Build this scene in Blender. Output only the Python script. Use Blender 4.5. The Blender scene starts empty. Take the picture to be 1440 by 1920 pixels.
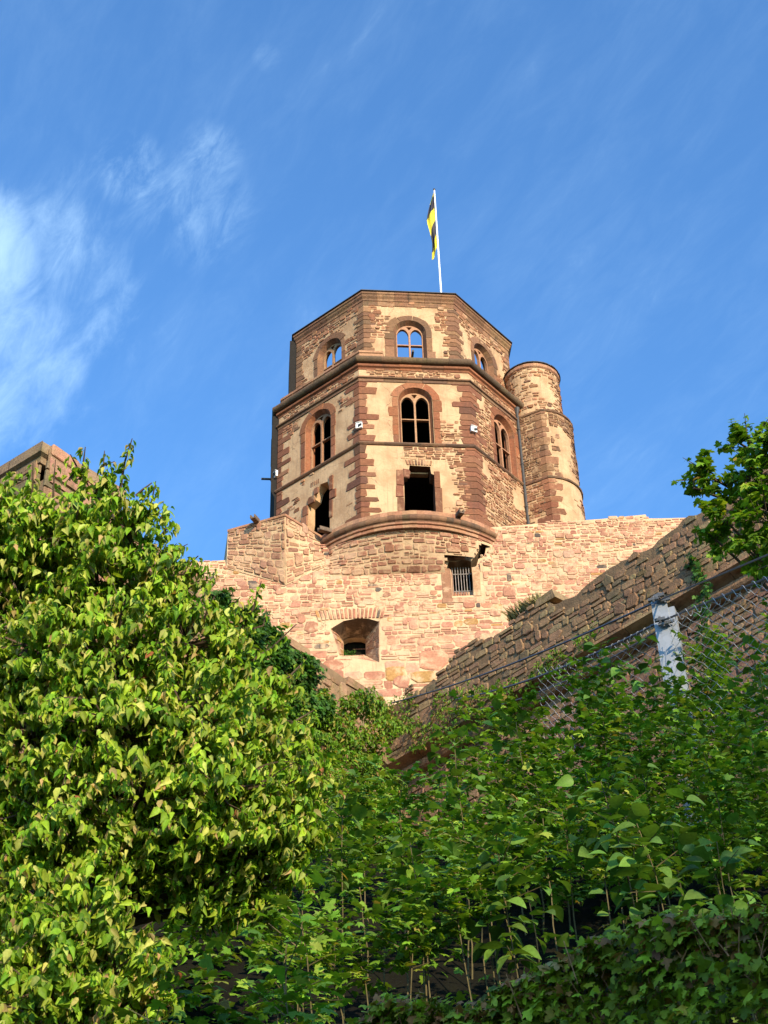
import bpy, math, random
import numpy as np
from mathutils import Vector, Matrix, noise
from mathutils.geometry import tessellate_polygon

S = bpy.context.scene
COL = S.collection
R_ = random.Random(7)
NP = np.random.default_rng(11)
sin, cos, pi = math.sin, math.cos, math.pi

# ------------------------------------------------------------------ camera
F, PITCH, ROLL = 2900.0, 0.66932457716196, -0.02943621296838695   # focal length in photo pixels
PW, PH = 1440.0, 1920.0
FWD = np.array([0, cos(PITCH), sin(PITCH)])
_r0 = np.array([1.0, 0, 0]); _u0 = np.cross(_r0, FWD)
RGT = cos(ROLL) * _r0 + sin(ROLL) * _u0
UPV = -sin(ROLL) * _r0 + cos(ROLL) * _u0
cd = bpy.data.cameras.new("camera"); co = bpy.data.objects.new("camera", cd); COL.objects.link(co)
cd.sensor_fit = 'HORIZONTAL'; cd.sensor_width = 36.0; cd.lens = 36.0 * F / PW
cd.clip_start = 0.1; cd.clip_end = 4000
M = Matrix.Identity(4)
for i in range(3):
    M[i][0], M[i][1], M[i][2] = RGT[i], UPV[i], -FWD[i]
co.matrix_world = M
S.camera = co

# ------------------------------------------------------------------ sun, sky, exposure
SUN_AZ, SUN_EL = math.radians(25), math.radians(22)       # behind the camera, to its right
sdir = Vector((sin(SUN_AZ) * cos(SUN_EL), -cos(SUN_AZ) * cos(SUN_EL), sin(SUN_EL)))
sl = bpy.data.lights.new("sun", 'SUN'); sl.energy = 4.6; sl.angle = math.radians(0.5); sl.color = (1.0, 0.82, 0.58)
so = bpy.data.objects.new("sun", sl); COL.objects.link(so)
so.rotation_euler = sdir.to_track_quat('Z', 'Y').to_euler()
S.view_settings.view_transform = 'Standard'; S.view_settings.look = 'None'
S.view_settings.exposure = 0.75; S.view_settings.gamma = 1.0; S.view_settings.use_curve_mapping = False


class NT:
    """small helper round a node tree"""
    def __init__(self, tree):
        self.t = tree
        for n in list(tree.nodes): tree.nodes.remove(n)
    def n(self, kind, **kw):
        x = self.t.nodes.new(kind)
        ins = kw.pop('ins', {})
        for k, v in kw.items(): setattr(x, k, v)
        for k, v in ins.items():
            s = x.inputs[k]
            if isinstance(v, bpy.types.NodeSocket): self.t.links.new(v, s)
            else: s.default_value = v
        return x
    def math(self, op, a, b=0.0, c=0.0, clamp=False):
        x = self.n('ShaderNodeMath', operation=op, use_clamp=clamp, ins={0: a, 1: b, 2: c})
        return x.outputs[0]
    def mix(self, fac, a, b, blend='MIX'):
        x = self.n('ShaderNodeMix', data_type='RGBA', blend_type=blend)
        for s, v in ((x.inputs[0], fac), (x.inputs[6], a), (x.inputs[7], b)):
            if isinstance(v, bpy.types.NodeSocket): self.t.links.new(v, s)
            else: s.default_value = v if not isinstance(v, tuple) else (v + (1.0,))[:4]
        return x.outputs[2]
    def noise(self, vec, scale, detail=4, rough=0.55, dist=0.0):
        return self.n('ShaderNodeTexNoise', ins={'Vector': vec, 'Scale': scale, 'Detail': detail, 'Roughness': rough, 'Distortion': dist}).outputs[0]
    def ramp(self, v, a, b, lo=0.0, hi=1.0, smooth=True):
        return self.n('ShaderNodeMapRange', interpolation_type='SMOOTHSTEP' if smooth else 'LINEAR',
                      ins={0: v, 1: a, 2: b, 3: lo, 4: hi}).outputs[0]


def ray(x, y):
    d = FWD * F + RGT * (x - PW / 2) - UPV * (y - PH / 2)
    return d / np.linalg.norm(d)
def at_z(x, y, z): d = ray(x, y); return d * z / d[2]
def at_y(x, y, Y): d = ray(x, y); return d * Y / d[1]
def at_d(x, y, D): return ray(x, y) * D

w = bpy.data.worlds.new("World"); S.world = w; w.use_nodes = True
t = NT(w.node_tree)
tc = t.n('ShaderNodeTexCoord')
sky = t.n('ShaderNodeTexSky', sky_type='NISHITA', sun_disc=False, sun_elevation=SUN_EL, sun_rotation=pi - SUN_AZ,
          air_density=1.0, dust_density=0.6, ozone_density=2.0)
dirn = t.n('ShaderNodeVectorMath', operation='NORMALIZE', ins={0: tc.outputs['Generated']}).outputs[0]
sep = t.n('ShaderNodeSeparateXYZ', ins={0: dirn})
zz = t.math('MAXIMUM', sep.outputs[2], 0.05)
px_ = t.math('DIVIDE', sep.outputs[0], zz); py_ = t.math('DIVIDE', sep.outputs[1], zz)
pl = t.n('ShaderNodeCombineXYZ', ins={0: px_, 1: py_, 2: 0.0}).outputs[0]
mp0 = t.n('ShaderNodeMapping', ins={0: pl, 2: (0, 0, math.radians(-30))}).outputs[0]
mp = t.n('ShaderNodeMapping', ins={0: mp0, 3: (7.0, 2.2, 1.0)}).outputs[0]
fib = t.noise(mp, 1.5, 9, 0.6, 0.25)
fine = t.noise(mp, 5.0, 8, 0.68, 0.5)
def blob(x, y, r_in, r_out):
    d = ray(x, y)
    dt = t.n('ShaderNodeVectorMath', operation='DOT_PRODUCT', ins={0: dirn, 1: tuple(d)}).outputs['Value']
    return t.ramp(dt, cos(r_out / F), cos(r_in / F))
m1 = t.math('MAXIMUM', blob(-60, 500, 0, 200), t.math('MULTIPLY', blob(-30, 660, 0, 260), 0.95))
m1 = t.math('MAXIMUM', m1, t.math('MULTIPLY', blob(90, 540, 0, 230), 0.62))
m1 = t.math('MAXIMUM', m1, t.math('MULTIPLY', blob(190, 400, 0, 170), 0.24))
m2 = t.math('MAXIMUM', t.math('MULTIPLY', blob(395, 288, 0, 70), 0.42), t.math('MULTIPLY', blob(245, 318, 0, 80), 0.5))
m2 = t.math('MAXIMUM', m2, t.math('MAXIMUM', t.math('MULTIPLY', blob(500, 108, 0, 30), 0.16), t.math('MULTIPLY', blob(370, 390, 0, 130), 0.34)))
nn_ = t.math('ADD', t.math('MULTIPLY', fib, 0.55), t.math('MULTIPLY', fine, 0.45))
cl = t.math('MULTIPLY', t.ramp(t.math('ADD', nn_, t.math('MULTIPLY', m1, 0.42)), 0.58, 1.08), 0.58)
n2_ = t.math('ADD', t.math('MULTIPLY', fine, 0.75), t.math('MULTIPLY', fib, 0.25))
cl = t.math('ADD', cl, t.math('MULTIPLY', t.math('MULTIPLY', t.ramp(n2_, 0.40, 0.66), m2), 0.55))
cl = t.math('ADD', cl, t.math('MULTIPLY', t.ramp(nn_, 0.40, 0.75), 0.07), clamp=True)
skyc = t.mix(1.0, sky.outputs[0], (0.66, 1.10, 1.46), 'MULTIPLY')
skyc = t.mix(t.math('MULTIPLY', cl, 0.8), skyc, (4.0, 5.7, 7.0))
bg = t.n('ShaderNodeBackground', ins={'Color': skyc, 'Strength': 0.15})
wo = t.n('ShaderNodeOutputWorld'); t.t.links.new(bg.outputs[0], wo.inputs[0])

# ------------------------------------------------------------------ materials
def new_mat(name):
    m = bpy.data.materials.new(name); m.use_nodes = True
    t = NT(m.node_tree)
    out = t.n('ShaderNodeOutputMaterial')
    return m, t, out
def princ(t, out, color, rough=0.85, bump=None, bdist=0.02, bstr=0.6, metal=0.0, spec=0.3):
    p = t.n('ShaderNodeBsdfPrincipled', ins={'Base Color': color, 'Roughness': rough, 'Metallic': metal, 'Specular IOR Level': spec})
    if bump is not None:
        b = t.n('ShaderNodeBump', ins={'Height': bump, 'Strength': bstr, 'Distance': bdist})
        t.t.links.new(b.outputs[0], p.inputs['Normal'])
    t.t.links.new(p.outputs[0], out.inputs[0])
    return p
def c4(c): return (c[0], c[1], c[2], 1.0)

def mat_stone(name, mortar, wash=0.5, w_lo=0.5, w_hi=0.66, wscale=1.1, moss=0.0, dirt=0.0):
    """colour of each stone comes from the mesh attribute 'tint'"""
    m, t, out = new_mat(name)
    oc = t.n('ShaderNodeTexCoord').outputs['Object']
    at = t.n('ShaderNodeAttribute', attribute_name='tint').outputs['Color']
    n1 = t.noise(oc, 9.0, 5, 0.65)
    mpb = t.n('ShaderNodeMapping', ins={0: oc, 3: (1.5, 1.5, 9.0)}).outputs[0]
    v = t.ramp(t.math('ADD', t.math('MULTIPLY', n1, 0.6), t.math('MULTIPLY', t.noise(mpb, 3.0, 4, 0.6), 0.4)), 0.3, 0.7, 0.62, 1.34, False)
    hs = t.n('ShaderNodeHueSaturation', ins={'Color': at, 'Value': v}).outputs[0]
    if wash > 0:
        n2 = t.noise(oc, wscale, 7, 0.68, 0.3)
        hs = t.mix(t.math('MULTIPLY', t.ramp(n2, w_lo, w_hi), wash), hs, mortar)
    if dirt > 0:
        mpd = t.n('ShaderNodeMapping', ins={0: oc, 3: (1.6, 1.6, 0.35)}).outputs[0]
        n3 = t.noise(mpd, 1.3, 6, 0.7)
        hs = t.mix(t.math('MULTIPLY', t.ramp(n3, 0.5, 0.72), dirt), hs, (0.06, 0.045, 0.035))
    if moss > 0:
        n4 = t.noise(oc, 2.3, 7, 0.7)
        hs = t.mix(t.math('MULTIPLY', t.ramp(n4, 0.52, 0.66), moss), hs, (0.10, 0.095, 0.025))
    mpr = t.n('ShaderNodeMapping', ins={0: oc, 3: (2.4, 2.4, 0.25)}).outputs[0]
    hs = t.mix(t.math('MULTIPLY', t.ramp(t.noise(mpr, 1.1, 6, 0.7), 0.53, 0.75), 0.30), hs, (0.10, 0.062, 0.042))
    bm = t.noise(oc, 22.0, 5, 0.7)
    princ(t, out, hs, 0.9, bm, 0.03, 0.7, spec=0.15)
    return m

def mat_plaster(name, c, c2, grey, streak=0.55):
    m, t, out = new_mat(name)
    oc = t.n('ShaderNodeTexCoord').outputs['Object']
    a = t.mix(t.ramp(t.noise(oc, 0.8, 6, 0.6, 0.4), 0.38, 0.66), c, c2)
    a = t.mix(t.math('MULTIPLY', t.ramp(t.noise(oc, 5.0, 6, 0.7), 0.5, 0.7), 0.6), a, c2)
    mpd = t.n('ShaderNodeMapping', ins={0: oc, 3: (2.2, 2.2, 0.3)}).outputs[0]
    a = t.mix(t.math('MULTIPLY', t.ramp(t.noise(mpd, 1.5, 6, 0.7), 0.5, 0.78), streak), a, grey)
    mps = t.n('ShaderNodeMapping', ins={0: oc, 3: (5.0, 5.0, 0.22)}).outputs[0]
    a = t.mix(t.math('MULTIPLY', t.ramp(t.noise(mps, 1.4, 5, 0.65), 0.52, 0.74), 0.40), a, grey)
    wob = t.n('ShaderNodeVectorMath', operation='ADD', ins={0: oc, 1: t.n('ShaderNodeVectorMath', operation='SCALE', ins={0: t.n('ShaderNodeTexNoise', ins={'Vector': oc, 'Scale': 3.0, 'Detail': 5.0}).outputs['Color'], 'Scale': 0.5}).outputs[0]}).outputs[0]
    vr = t.n('ShaderNodeTexVoronoi', feature='DISTANCE_TO_EDGE', ins={'Vector': wob, 'Scale': 0.55}).outputs['Distance']
    crack = t.math('MULTIPLY', t.ramp(vr, 0.012, 0.0), t.ramp(t.noise(oc, 0.7, 3, 0.5), 0.45, 0.6))
    a = t.mix(t.math('MULTIPLY', crack, 0.7), a, (0.10, 0.065, 0.04))
    spot = t.math('MULTIPLY', t.ramp(t.noise(oc, 11.0, 6, 0.75), 0.60, 0.70), 0.5)
    a = t.mix(spot, a, (0.24, 0.14, 0.08))
    b = t.math('ADD', t.noise(oc, 6.0, 5, 0.7), t.math('MULTIPLY', t.noise(oc, 40.0, 3, 0.6), 0.35))
    princ(t, out, a, 0.92, b, 0.05, 0.55, spec=0.1)
    return m

MORTAR = (0.52, 0.33, 0.185)
M_plaster = mat_plaster('lime_plaster', (0.52, 0.34, 0.195), (0.39, 0.235, 0.128), (0.22, 0.14, 0.085))
M_mortar = mat_plaster('lime_mortar', (0.58, 0.395, 0.235), (0.48, 0.305, 0.18), (0.22, 0.135, 0.08), 0.4)
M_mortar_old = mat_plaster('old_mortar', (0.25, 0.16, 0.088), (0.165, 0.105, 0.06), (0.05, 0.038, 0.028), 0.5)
M_rubble = mat_stone('rubble_stone', MORTAR, 0.55, 0.52, 0.7, 1.6, dirt=0.25)
M_curtain = mat_stone('washed_rubble_stone', (0.58, 0.385, 0.232), 0.8, 0.45, 0.65, 1.3, dirt=0.15)
M_ashlar = mat_stone('red_sandstone', MORTAR, 0.15, 0.58, 0.75, 2.0, dirt=0.35)
M_cornice = mat_stone('weathered_sandstone', MORTAR, 0.0, moss=0.25, dirt=0.75)
M_oldwall = mat_stone('old_wall_stone', (0.27, 0.18, 0.095), 0.7, 0.46, 0.64, 2.6, moss=0.45, dirt=0.45)

def mat_plain(name, c, rough=0.7, var=0.25, scale=6.0, metal=0.0, spec=0.3, bump=0.01):
    m, t, out = new_mat(name)
    oc = t.n('ShaderNodeTexCoord').outputs['Object']
    nz = t.noise(oc, scale, 5, 0.6)
    v = t.ramp(nz, 0.3, 0.7, 1 - var, 1 + var, False)
    hs = t.n('ShaderNodeHueSaturation', ins={'Color': c4(c), 'Value': v}).outputs[0]
    princ(t, out, hs, rough, nz, bump, 0.5, metal, spec)
    return m
M_dark = mat_plain('shade_black_stone', (0.016, 0.013, 0.011), 0.95)  # near-black colour stands in for shade on the buttress and inside openings
M_iron = mat_plain('dark_iron', (0.30, 0.25, 0.22), 0.6)
M_lead = mat_plain('dark_sheet_metal', (0.05, 0.045, 0.042), 0.5)
M_wood = mat_plain('old_wood', (0.30, 0.11, 0.06), 0.8)
M_bark = mat_plain('bark', (0.09, 0.06, 0.04), 0.9, 0.4, 20)
M_stem = mat_plain('pale_stem', (0.10, 0.08, 0.03), 0.8, 0.4, 20)
M_white = mat_plain('white_paint', (0.80, 0.80, 0.78), 0.4, 0.05)
M_black = mat_plain('black_paint', (0.02, 0.02, 0.022), 0.5, 0.1)
M_wire = mat_plain('galvanised_wire', (0.42, 0.43, 0.44), 0.5, 0.15, 30, 0.3)
M_cable = mat_plain('steel_cable', (0.12, 0.12, 0.125), 0.5, 0.2, 30, 0.5)
m, t, out = new_mat('galvanised_steel')
oc = t.n('ShaderNodeTexCoord').outputs['Object']
vo = t.n('ShaderNodeTexVoronoi', ins={'Vector': oc, 'Scale': 16.0}).outputs['Color']
bw = t.n('ShaderNodeRGBToBW', ins={0: vo}).outputs[0]
nz = t.noise(oc, 7.0, 6, 0.65)
cc = t.mix(t.ramp(bw, 0.2, 0.8), (0.27, 0.285, 0.30), (0.31, 0.325, 0.345))
cc = t.mix(t.math('MULTIPLY', t.ramp(nz, 0.55, 0.75), 0.5), cc, (0.26, 0.28, 0.30))
princ(t, out, cc, 0.45, nz, 0.003, 0.4, 0.25, 0.5); M_galv = m

def mat_leaf(name, trans=0.4, rough=0.55, tcol=(1.25, 1.2, 0.5), spec=0.22):
    m, t, out = new_mat(name)
    at = t.n('ShaderNodeAttribute', attribute_name='tint').outputs['Color']
    oc = t.n('ShaderNodeTexCoord').outputs['Object']
    v = t.ramp(t.noise(oc, 60.0, 2, 0.5), 0.3, 0.7, 0.85, 1.15, False)
    hs = t.n('ShaderNodeHueSaturation', ins={'Color': at, 'Value': v}).outputs[0]
    p = t.n('ShaderNodeBsdfPrincipled', ins={'Base Color': hs, 'Roughness': rough, 'Specular IOR Level': spec})
    tr = t.n('ShaderNodeBsdfTranslucent', ins={'Color': t.mix(1.0, hs, tcol, 'MULTIPLY')})
    mx = t.n('ShaderNodeMixShader', ins={0: trans, 1: p.outputs[0], 2: tr.outputs[0]})
    t.t.links.new(mx.outputs[0], out.inputs[0])
    return m
M_leaf = mat_leaf('leaf')
M_leaf_shade = mat_leaf('broad_leaf', 0.3, 0.55, spec=0.25)

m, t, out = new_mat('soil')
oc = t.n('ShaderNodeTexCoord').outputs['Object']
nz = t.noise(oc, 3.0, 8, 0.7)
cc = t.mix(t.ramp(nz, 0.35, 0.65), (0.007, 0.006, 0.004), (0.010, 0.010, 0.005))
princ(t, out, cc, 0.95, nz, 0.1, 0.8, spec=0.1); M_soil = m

# flag: four alternating fields of black and gold cloth with a small emblem in the second field
m, t, out = new_mat('flag_cloth')
uv = t.n('ShaderNodeUVMap', uv_map='UVMap').outputs[0]
su = t.n('ShaderNodeSeparateXYZ', ins={0: uv})
vv = su.outputs[1]; uu = su.outputs[0]
wv = t.math('MULTIPLY', t.math('ADD', vv, t.math('MULTIPLY', uu, -0.14)), 0.995)
gold = t.math('GREATER_THAN', t.math('FRACT', t.math('MULTIPLY', wv, 2.0)), 0.5)
cc = t.mix(gold, (0.035, 0.03, 0.04), (0.72, 0.56, 0.03))
em = t.n('ShaderNodeVectorMath', operation='DISTANCE', ins={0: uv, 1: (0.72, 0.36, 0.0)}).outputs['Value']
emb = t.math('LESS_THAN', em, 0.07)
st = t.math('GREATER_THAN', t.math('FRACT', t.math('MULTIPLY', vv, 26.0)), 0.5)
cc = t.mix(t.math('MULTIPLY', emb, st), cc, (0.16, 0.10, 0.02))
p = t.n('ShaderNodeBsdfPrincipled', ins={'Base Color': cc, 'Roughness': 0.7})
tr = t.n('ShaderNodeBsdfTranslucent', ins={'Color': cc})
mx = t.n('ShaderNodeMixShader', ins={0: 0.25, 1: p.outputs[0], 2: tr.outputs[0]})
t.t.links.new(mx.outputs[0], out.inputs[0]); M_flag = m

# ------------------------------------------------------------------ object helpers
def link(o, parent=None):
    COL.objects.link(o)
    if parent is not None: o.parent = parent
    return o
def tag(o, label=None, cat=None, group=None, kind=None):
    if label: o['label'] = label
    if cat: o['category'] = cat
    if group: o['group'] = group
    if kind: o['kind'] = kind
    return o
def thing(name, label, cat, loc=(0, 0, 0), group=None):
    o = bpy.data.objects.new(name, None); COL.objects.link(o); o.location = tuple(float(v) for v in loc)
    o.empty_display_size = 0.3
    return tag(o, label, cat, group)

class MB:
    """collects faces in world coordinates; build() makes ONE mesh object"""
    def __init__(self): self.v = []; self.f = []; self.m = []; self.c = []; self.n = 0
    def add(self, V, faces, mat=0, col=(0.4, 0.4, 0.4)):
        V = np.asarray(V, float).reshape(-1, 3); b = self.n
        self.v.append(V); self.n += len(V)
        self.c.append(np.tile(np.array([col[0], col[1], col[2], 1.0]), (len(V), 1)))
        for f in faces: self.f.append([i + b for i in f])
        self.m += [mat] * len(faces)
    def box(self, c, sx, sy, sz, mat=0, col=(0.4, 0.4, 0.4), ax=None):
        ax = ax if ax is not None else np.eye(3)
        P = [np.array(c) + ax[0] * sx * a + ax[1] * sy * b + ax[2] * sz * d for d in (-.5, .5) for b in (-.5, .5) for a in (-.5, .5)]
        self.add(P, [(0, 2, 3, 1), (4, 5, 7, 6), (0, 1, 5, 4), (2, 6, 7, 3), (0, 4, 6, 2), (1, 3, 7, 5)], mat, col)
    def tube(self, pts, rad, sides=5, mat=0, col=(0.2, 0.2, 0.2)):
        pts = np.asarray(pts, float); n = len(pts)
        rad = np.full(n, rad) if np.isscalar(rad) else np.asarray(rad)
        V = []
        a = None
        for i in range(n):
            tg = pts[min(i + 1, n - 1)] - pts[max(i - 1, 0)]
            tg = tg / (np.linalg.norm(tg) + 1e-9)
            if a is None: a = np.cross(tg, [0.31, 0.17, 0.93] if abs(tg[2]) < .9 else [1, 0, 0])
            a = a - tg * (a @ tg); a /= np.linalg.norm(a) + 1e-9
            b = np.cross(tg, a)
            for k in range(sides):
                V.append(pts[i] + rad[i] * (cos(2 * pi * k / sides) * a + sin(2 * pi * k / sides) * b))
        fs = []
        for i in range(n - 1):
            for k in range(sides):
                k2 = (k + 1) % sides
                fs.append((i * sides + k, i * sides + k2, (i + 1) * sides + k2, (i + 1) * sides + k))
        fs.append(tuple(range(sides))[::-1]); fs.append(tuple((n - 1) * sides + k for k in range(sides)))
        self.add(V, fs, mat, col)
    def build(self, name, mats, parent=None, smooth=False):
        V = np.concatenate(self.v) if self.v else np.zeros((0, 3))
        if parent is not None:
            V = V - np.array(parent_world(parent))
        me = bpy.data.meshes.new(name)
        me.from_pydata(V.tolist(), [], self.f)
        for mt in (mats if isinstance(mats, (list, tuple)) else [mats]): me.materials.append(mt)
        me.polygons.foreach_set('material_index', self.m)
        at = me.attributes.new('tint', 'FLOAT_COLOR', 'POINT')
        at.data.foreach_set('color', np.concatenate(self.c).ravel())
        if smooth: me.polygons.foreach_set('use_smooth', [True] * len(self.f))
        me.update()
        return link(bpy.data.objects.new(name, me), parent)
def parent_world(p):
    x = np.zeros(3)
    while p is not None:
        x = x + np.array(p.location); p = p.parent
    return x

# surface frames: f(u, v, w) -> points; u to the right seen from outside, v up, w outwards
def affine(o, tt, bb, nn):
    o, tt, bb, nn = (np.asarray(q, float) for q in (o, tt, bb, nn))
    def f(u, v, w):
        u, v, w = np.broadcast_arrays(np.asarray(u, float), np.asarray(v, float), np.asarray(w, float))
        return o + u[..., None] * tt + v[..., None] * bb + w[..., None] * nn
    return f
def wall_frame(A, B):
    """vertical plane through plan points A (left) and B (right, seen from outside); v is the height"""
    A = np.array([A[0], A[1], 0.0]); B = np.array([B[0], B[1], 0.0])
    tt = (B - A) / np.linalg.norm(B - A); nn = np.array([tt[1], -tt[0], 0.0])
    return affine(A, tt, (0, 0, 1), nn)
def cyl(c, rad, a0=-pi / 2, taper=None):
    def f(u, v, w):
        u, v, w = np.broadcast_arrays(np.asarray(u, float), np.asarray(v, float), np.asarray(w, float))
        a = a0 + u / rad
        return np.stack([c[0] + (rad + w) * np.cos(a), c[1] + (rad + w) * np.sin(a), v], -1)
    return f

def fbm(x, y, s=0.0): return noise.fractal(Vector((x, y, s)), 1.0, 2.0, 4)
def jit(c, k=0.12):
    a = 1 + R_.uniform(-k, k)
    return tuple(max(0.01, q * a * (1 + R_.uniform(-k * .35, k * .35))) for q in c)
def pick(pal):
    r = R_.random() * sum(p[0] for p in pal)
    for p in pal:
        r -= p[0]
        if r <= 0: return jit(p[1])
    return jit(pal[-1][1])

def stone(mb, f, poly, d, col, mat=1, shrink=0.05, w0=-0.015):
    """one dressed or rough block standing d proud of the surface"""
    P = np.asarray(poly, float); c = P.mean(0); n = len(P)
    D = P - c; L = np.linalg.norm(D, axis=1, keepdims=True) + 1e-6
    Q = c + D * np.maximum(0.25, 1 - shrink / L)
    A = f(P[:, 0], P[:, 1], w0); A1 = f(P[:, 0], P[:, 1], d * .55); B = f(Q[:, 0], Q[:, 1], d)
    fs = [tuple(range(2 * n, 3 * n))]
    for i in range(n):
        j = (i + 1) % n
        fs.append((i, j, n + j, n + i)); fs.append((n + i, n + j, 2 * n + j, 2 * n + i))
    mb.add(np.concatenate([A, A1, B]), fs, mat, col)

def stone_poly(u0, v0, u1, v1, rough=0.16):
    """a rectangle with knocked-off, uneven corners"""
    wd, ht = u1 - u0, v1 - v0; s = min(wd, ht)
    P = []
    for (cu, cv, du, dv) in ((u0, v0, 1, 1), (u1, v0, -1, 1), (u1, v1, -1, -1), (u0, v1, 1, -1)):
        a = s * R_.uniform(.3, 1.6) * rough; b = s * R_.uniform(.3, 1.6) * rough
        p1 = (cu + du * a, cv); p2 = (cu, cv + dv * b)
        if (du, dv) in ((1, 1), (-1, -1)): P += [p2, p1]
        else: P += [p1, p2]
    return [(p[0] + R_.uniform(-1, 1) * s * .05, p[1] + R_.uniform(-1, 1) * s * .06) for p in P]

def rubble(mb, f, u0, u1, v0, v1, keep, pal, hm=0.2, wr=(0.25, 0.55), d=0.04, gap=0.025, mat=1, rough=0.16, wav=0.05, seed=0.0):
    v = v0
    while v < v1 - 0.04:
        h = (hm(v) if callable(hm) else hm) * R_.uniform(.62, 1.5)
        h = min(h, v1 - v)
        u = u0 - R_.random() * .2
        k = h / (hm(v) if callable(hm) else hm)
        sc = (hm(v) / .2 if callable(hm) else 1.0)
        while u < u1 - .05:
            wd = R_.uniform(*wr) * (0.7 + .4 * k) * sc
            a, b = max(u, u0), min(u + wd, u1)
            u += wd
            if b - a < .07: continue
            parts = [(a, v, b, v + h)]
            if R_.random() < .28 and h > .14:
                q = v + h * R_.uniform(.35, .65); parts = [(a, v, b, q), (a, q, b, v + h)]
            elif R_.random() < .12: parts = [(a, v, b, v + h * R_.uniform(.6, .85))]
            for (a_, b_, c_, d_) in parts:
                cu, cv = (a_ + c_) / 2, (b_ + d_) / 2
                off = wav * 2.2 * fbm(cu * .33, v * .33, 3.1 + seed) + wav * .5 * fbm(cu * 1.3, v * 1.3, 7.7)
                big = R_.random() < .09
                if not keep(cu, cv, (c_ - a_) / 2, (d_ - b_) / 2): continue
                g = gap * R_.uniform(.5, 1.5)
                if c_ - a_ < 3 * g or d_ - b_ < 3 * g: continue
                P = stone_poly(a_ + g, b_ + g + off, c_ - g, d_ - g + off + (.75 * h if big and keep(cu, cv + h, (c_ - a_) / 2, h / 2) else 0), rough)
                stone(mb, f, P, d * (R_.uniform(1.5, 1.8) if big else R_.uniform(.4, 1.3)), pick(pal), mat, min(c_ - a_, d_ - b_) * .13)
        v += h

def tri_fill(outer, holes):
    polys = [[Vector((p[0], p[1], 0)) for p in q] for q in [outer] + holes]
    tri = tessellate_polygon(polys)
    P = np.array([p for q in [outer] + holes for p in q], float)
    out = []
    for a, b, c in tri:
        s = (P[b][0] - P[a][0]) * (P[c][1] - P[a][1]) - (P[b][1] - P[a][1]) * (P[c][0] - P[a][0])
        if abs(s) < 1e-9: continue
        out.append((a, b, c) if s > 0 else (a, c, b))
    return P, out
def panel(mb, f, outer, holes=(), w=0.0, mat=0, col=(.5, .4, .3)):
    P, tr = tri_fill(list(outer), [list(h) for h in holes])
    mb.add(f(P[:, 0], P[:, 1], w), tr, mat, col)
def loft(mb, f, A, wa, B, wb, mat=0, col=(.5, .4, .3), closed=True, flip=False):
    A = np.array(A, float); B = np.array(B, float); n = len(A)
    V = np.concatenate([f(A[:, 0], A[:, 1], wa), f(B[:, 0], B[:, 1], wb)])
    fs = []
    for i in range(n if closed else n - 1):
        j = (i + 1) % n
        q = (i, n + i, n + j, j)
        fs.append(q[::-1] if flip else q)
    mb.add(V, fs, mat, col)
def plate(mb, f, outer, holes, w0, w1, mat=0, col=(.5, .4, .3)):
    """a flat slab with holes, front face at w1, back at w0"""
    panel(mb, f, outer, holes, w1, mat, col)
    P, tr = tri_fill(list(outer), [list(h) for h in holes])
    mb.add(f(P[:, 0], P[:, 1], w0), [q[::-1] for q in tr], mat, col)
    loft(mb, f, outer, w1, outer, w0, mat, col, flip=True)
    for h in holes: loft(mb, f, h, w1, h, w0, mat, col)

def arch(cu, hw, sill, spring, rise=None, n=14):
    """round-headed opening, counter-clockwise from the bottom left"""
    rise = hw if rise is None else rise
    P = [(cu - hw, sill), (cu + hw, sill)]
    for i in range(n + 1):
        a = pi * i / n
        P.append((cu + hw * cos(a), spring + rise * sin(a)))
    return P
def pointed(u0, u1, v0, spring, top, n=5):
    c = (u0 + u1) / 2; P = [(u0, v0), (u1, v0)]
    for i in range(n + 1):
        a = i / n; P.append((u1 + (c - u1) * (1 - cos(a * pi / 2)) ** .9, spring + (top - spring) * sin(a * pi / 2) ** 1.1))
    for i in range(n - 1, -1, -1):
        a = i / n; P.append((u0 + (c - u0) * (1 - cos(a * pi / 2)) ** .9, spring + (top - spring) * sin(a * pi / 2) ** 1.1))
    return P
def rect(u0, v0, u1, v1): return [(u0, v0), (u1, v0), (u1, v1), (u0, v1)]
def inside(P, x, y):
    c = False; n = len(P); j = n - 1
    for i in range(n):
        if (P[i][1] > y) != (P[j][1] > y) and x < (P[j][0] - P[i][0]) * (y - P[i][1]) / (P[j][1] - P[i][1] + 1e-12) + P[i][0]: c = not c
        j = i
    return c

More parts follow.
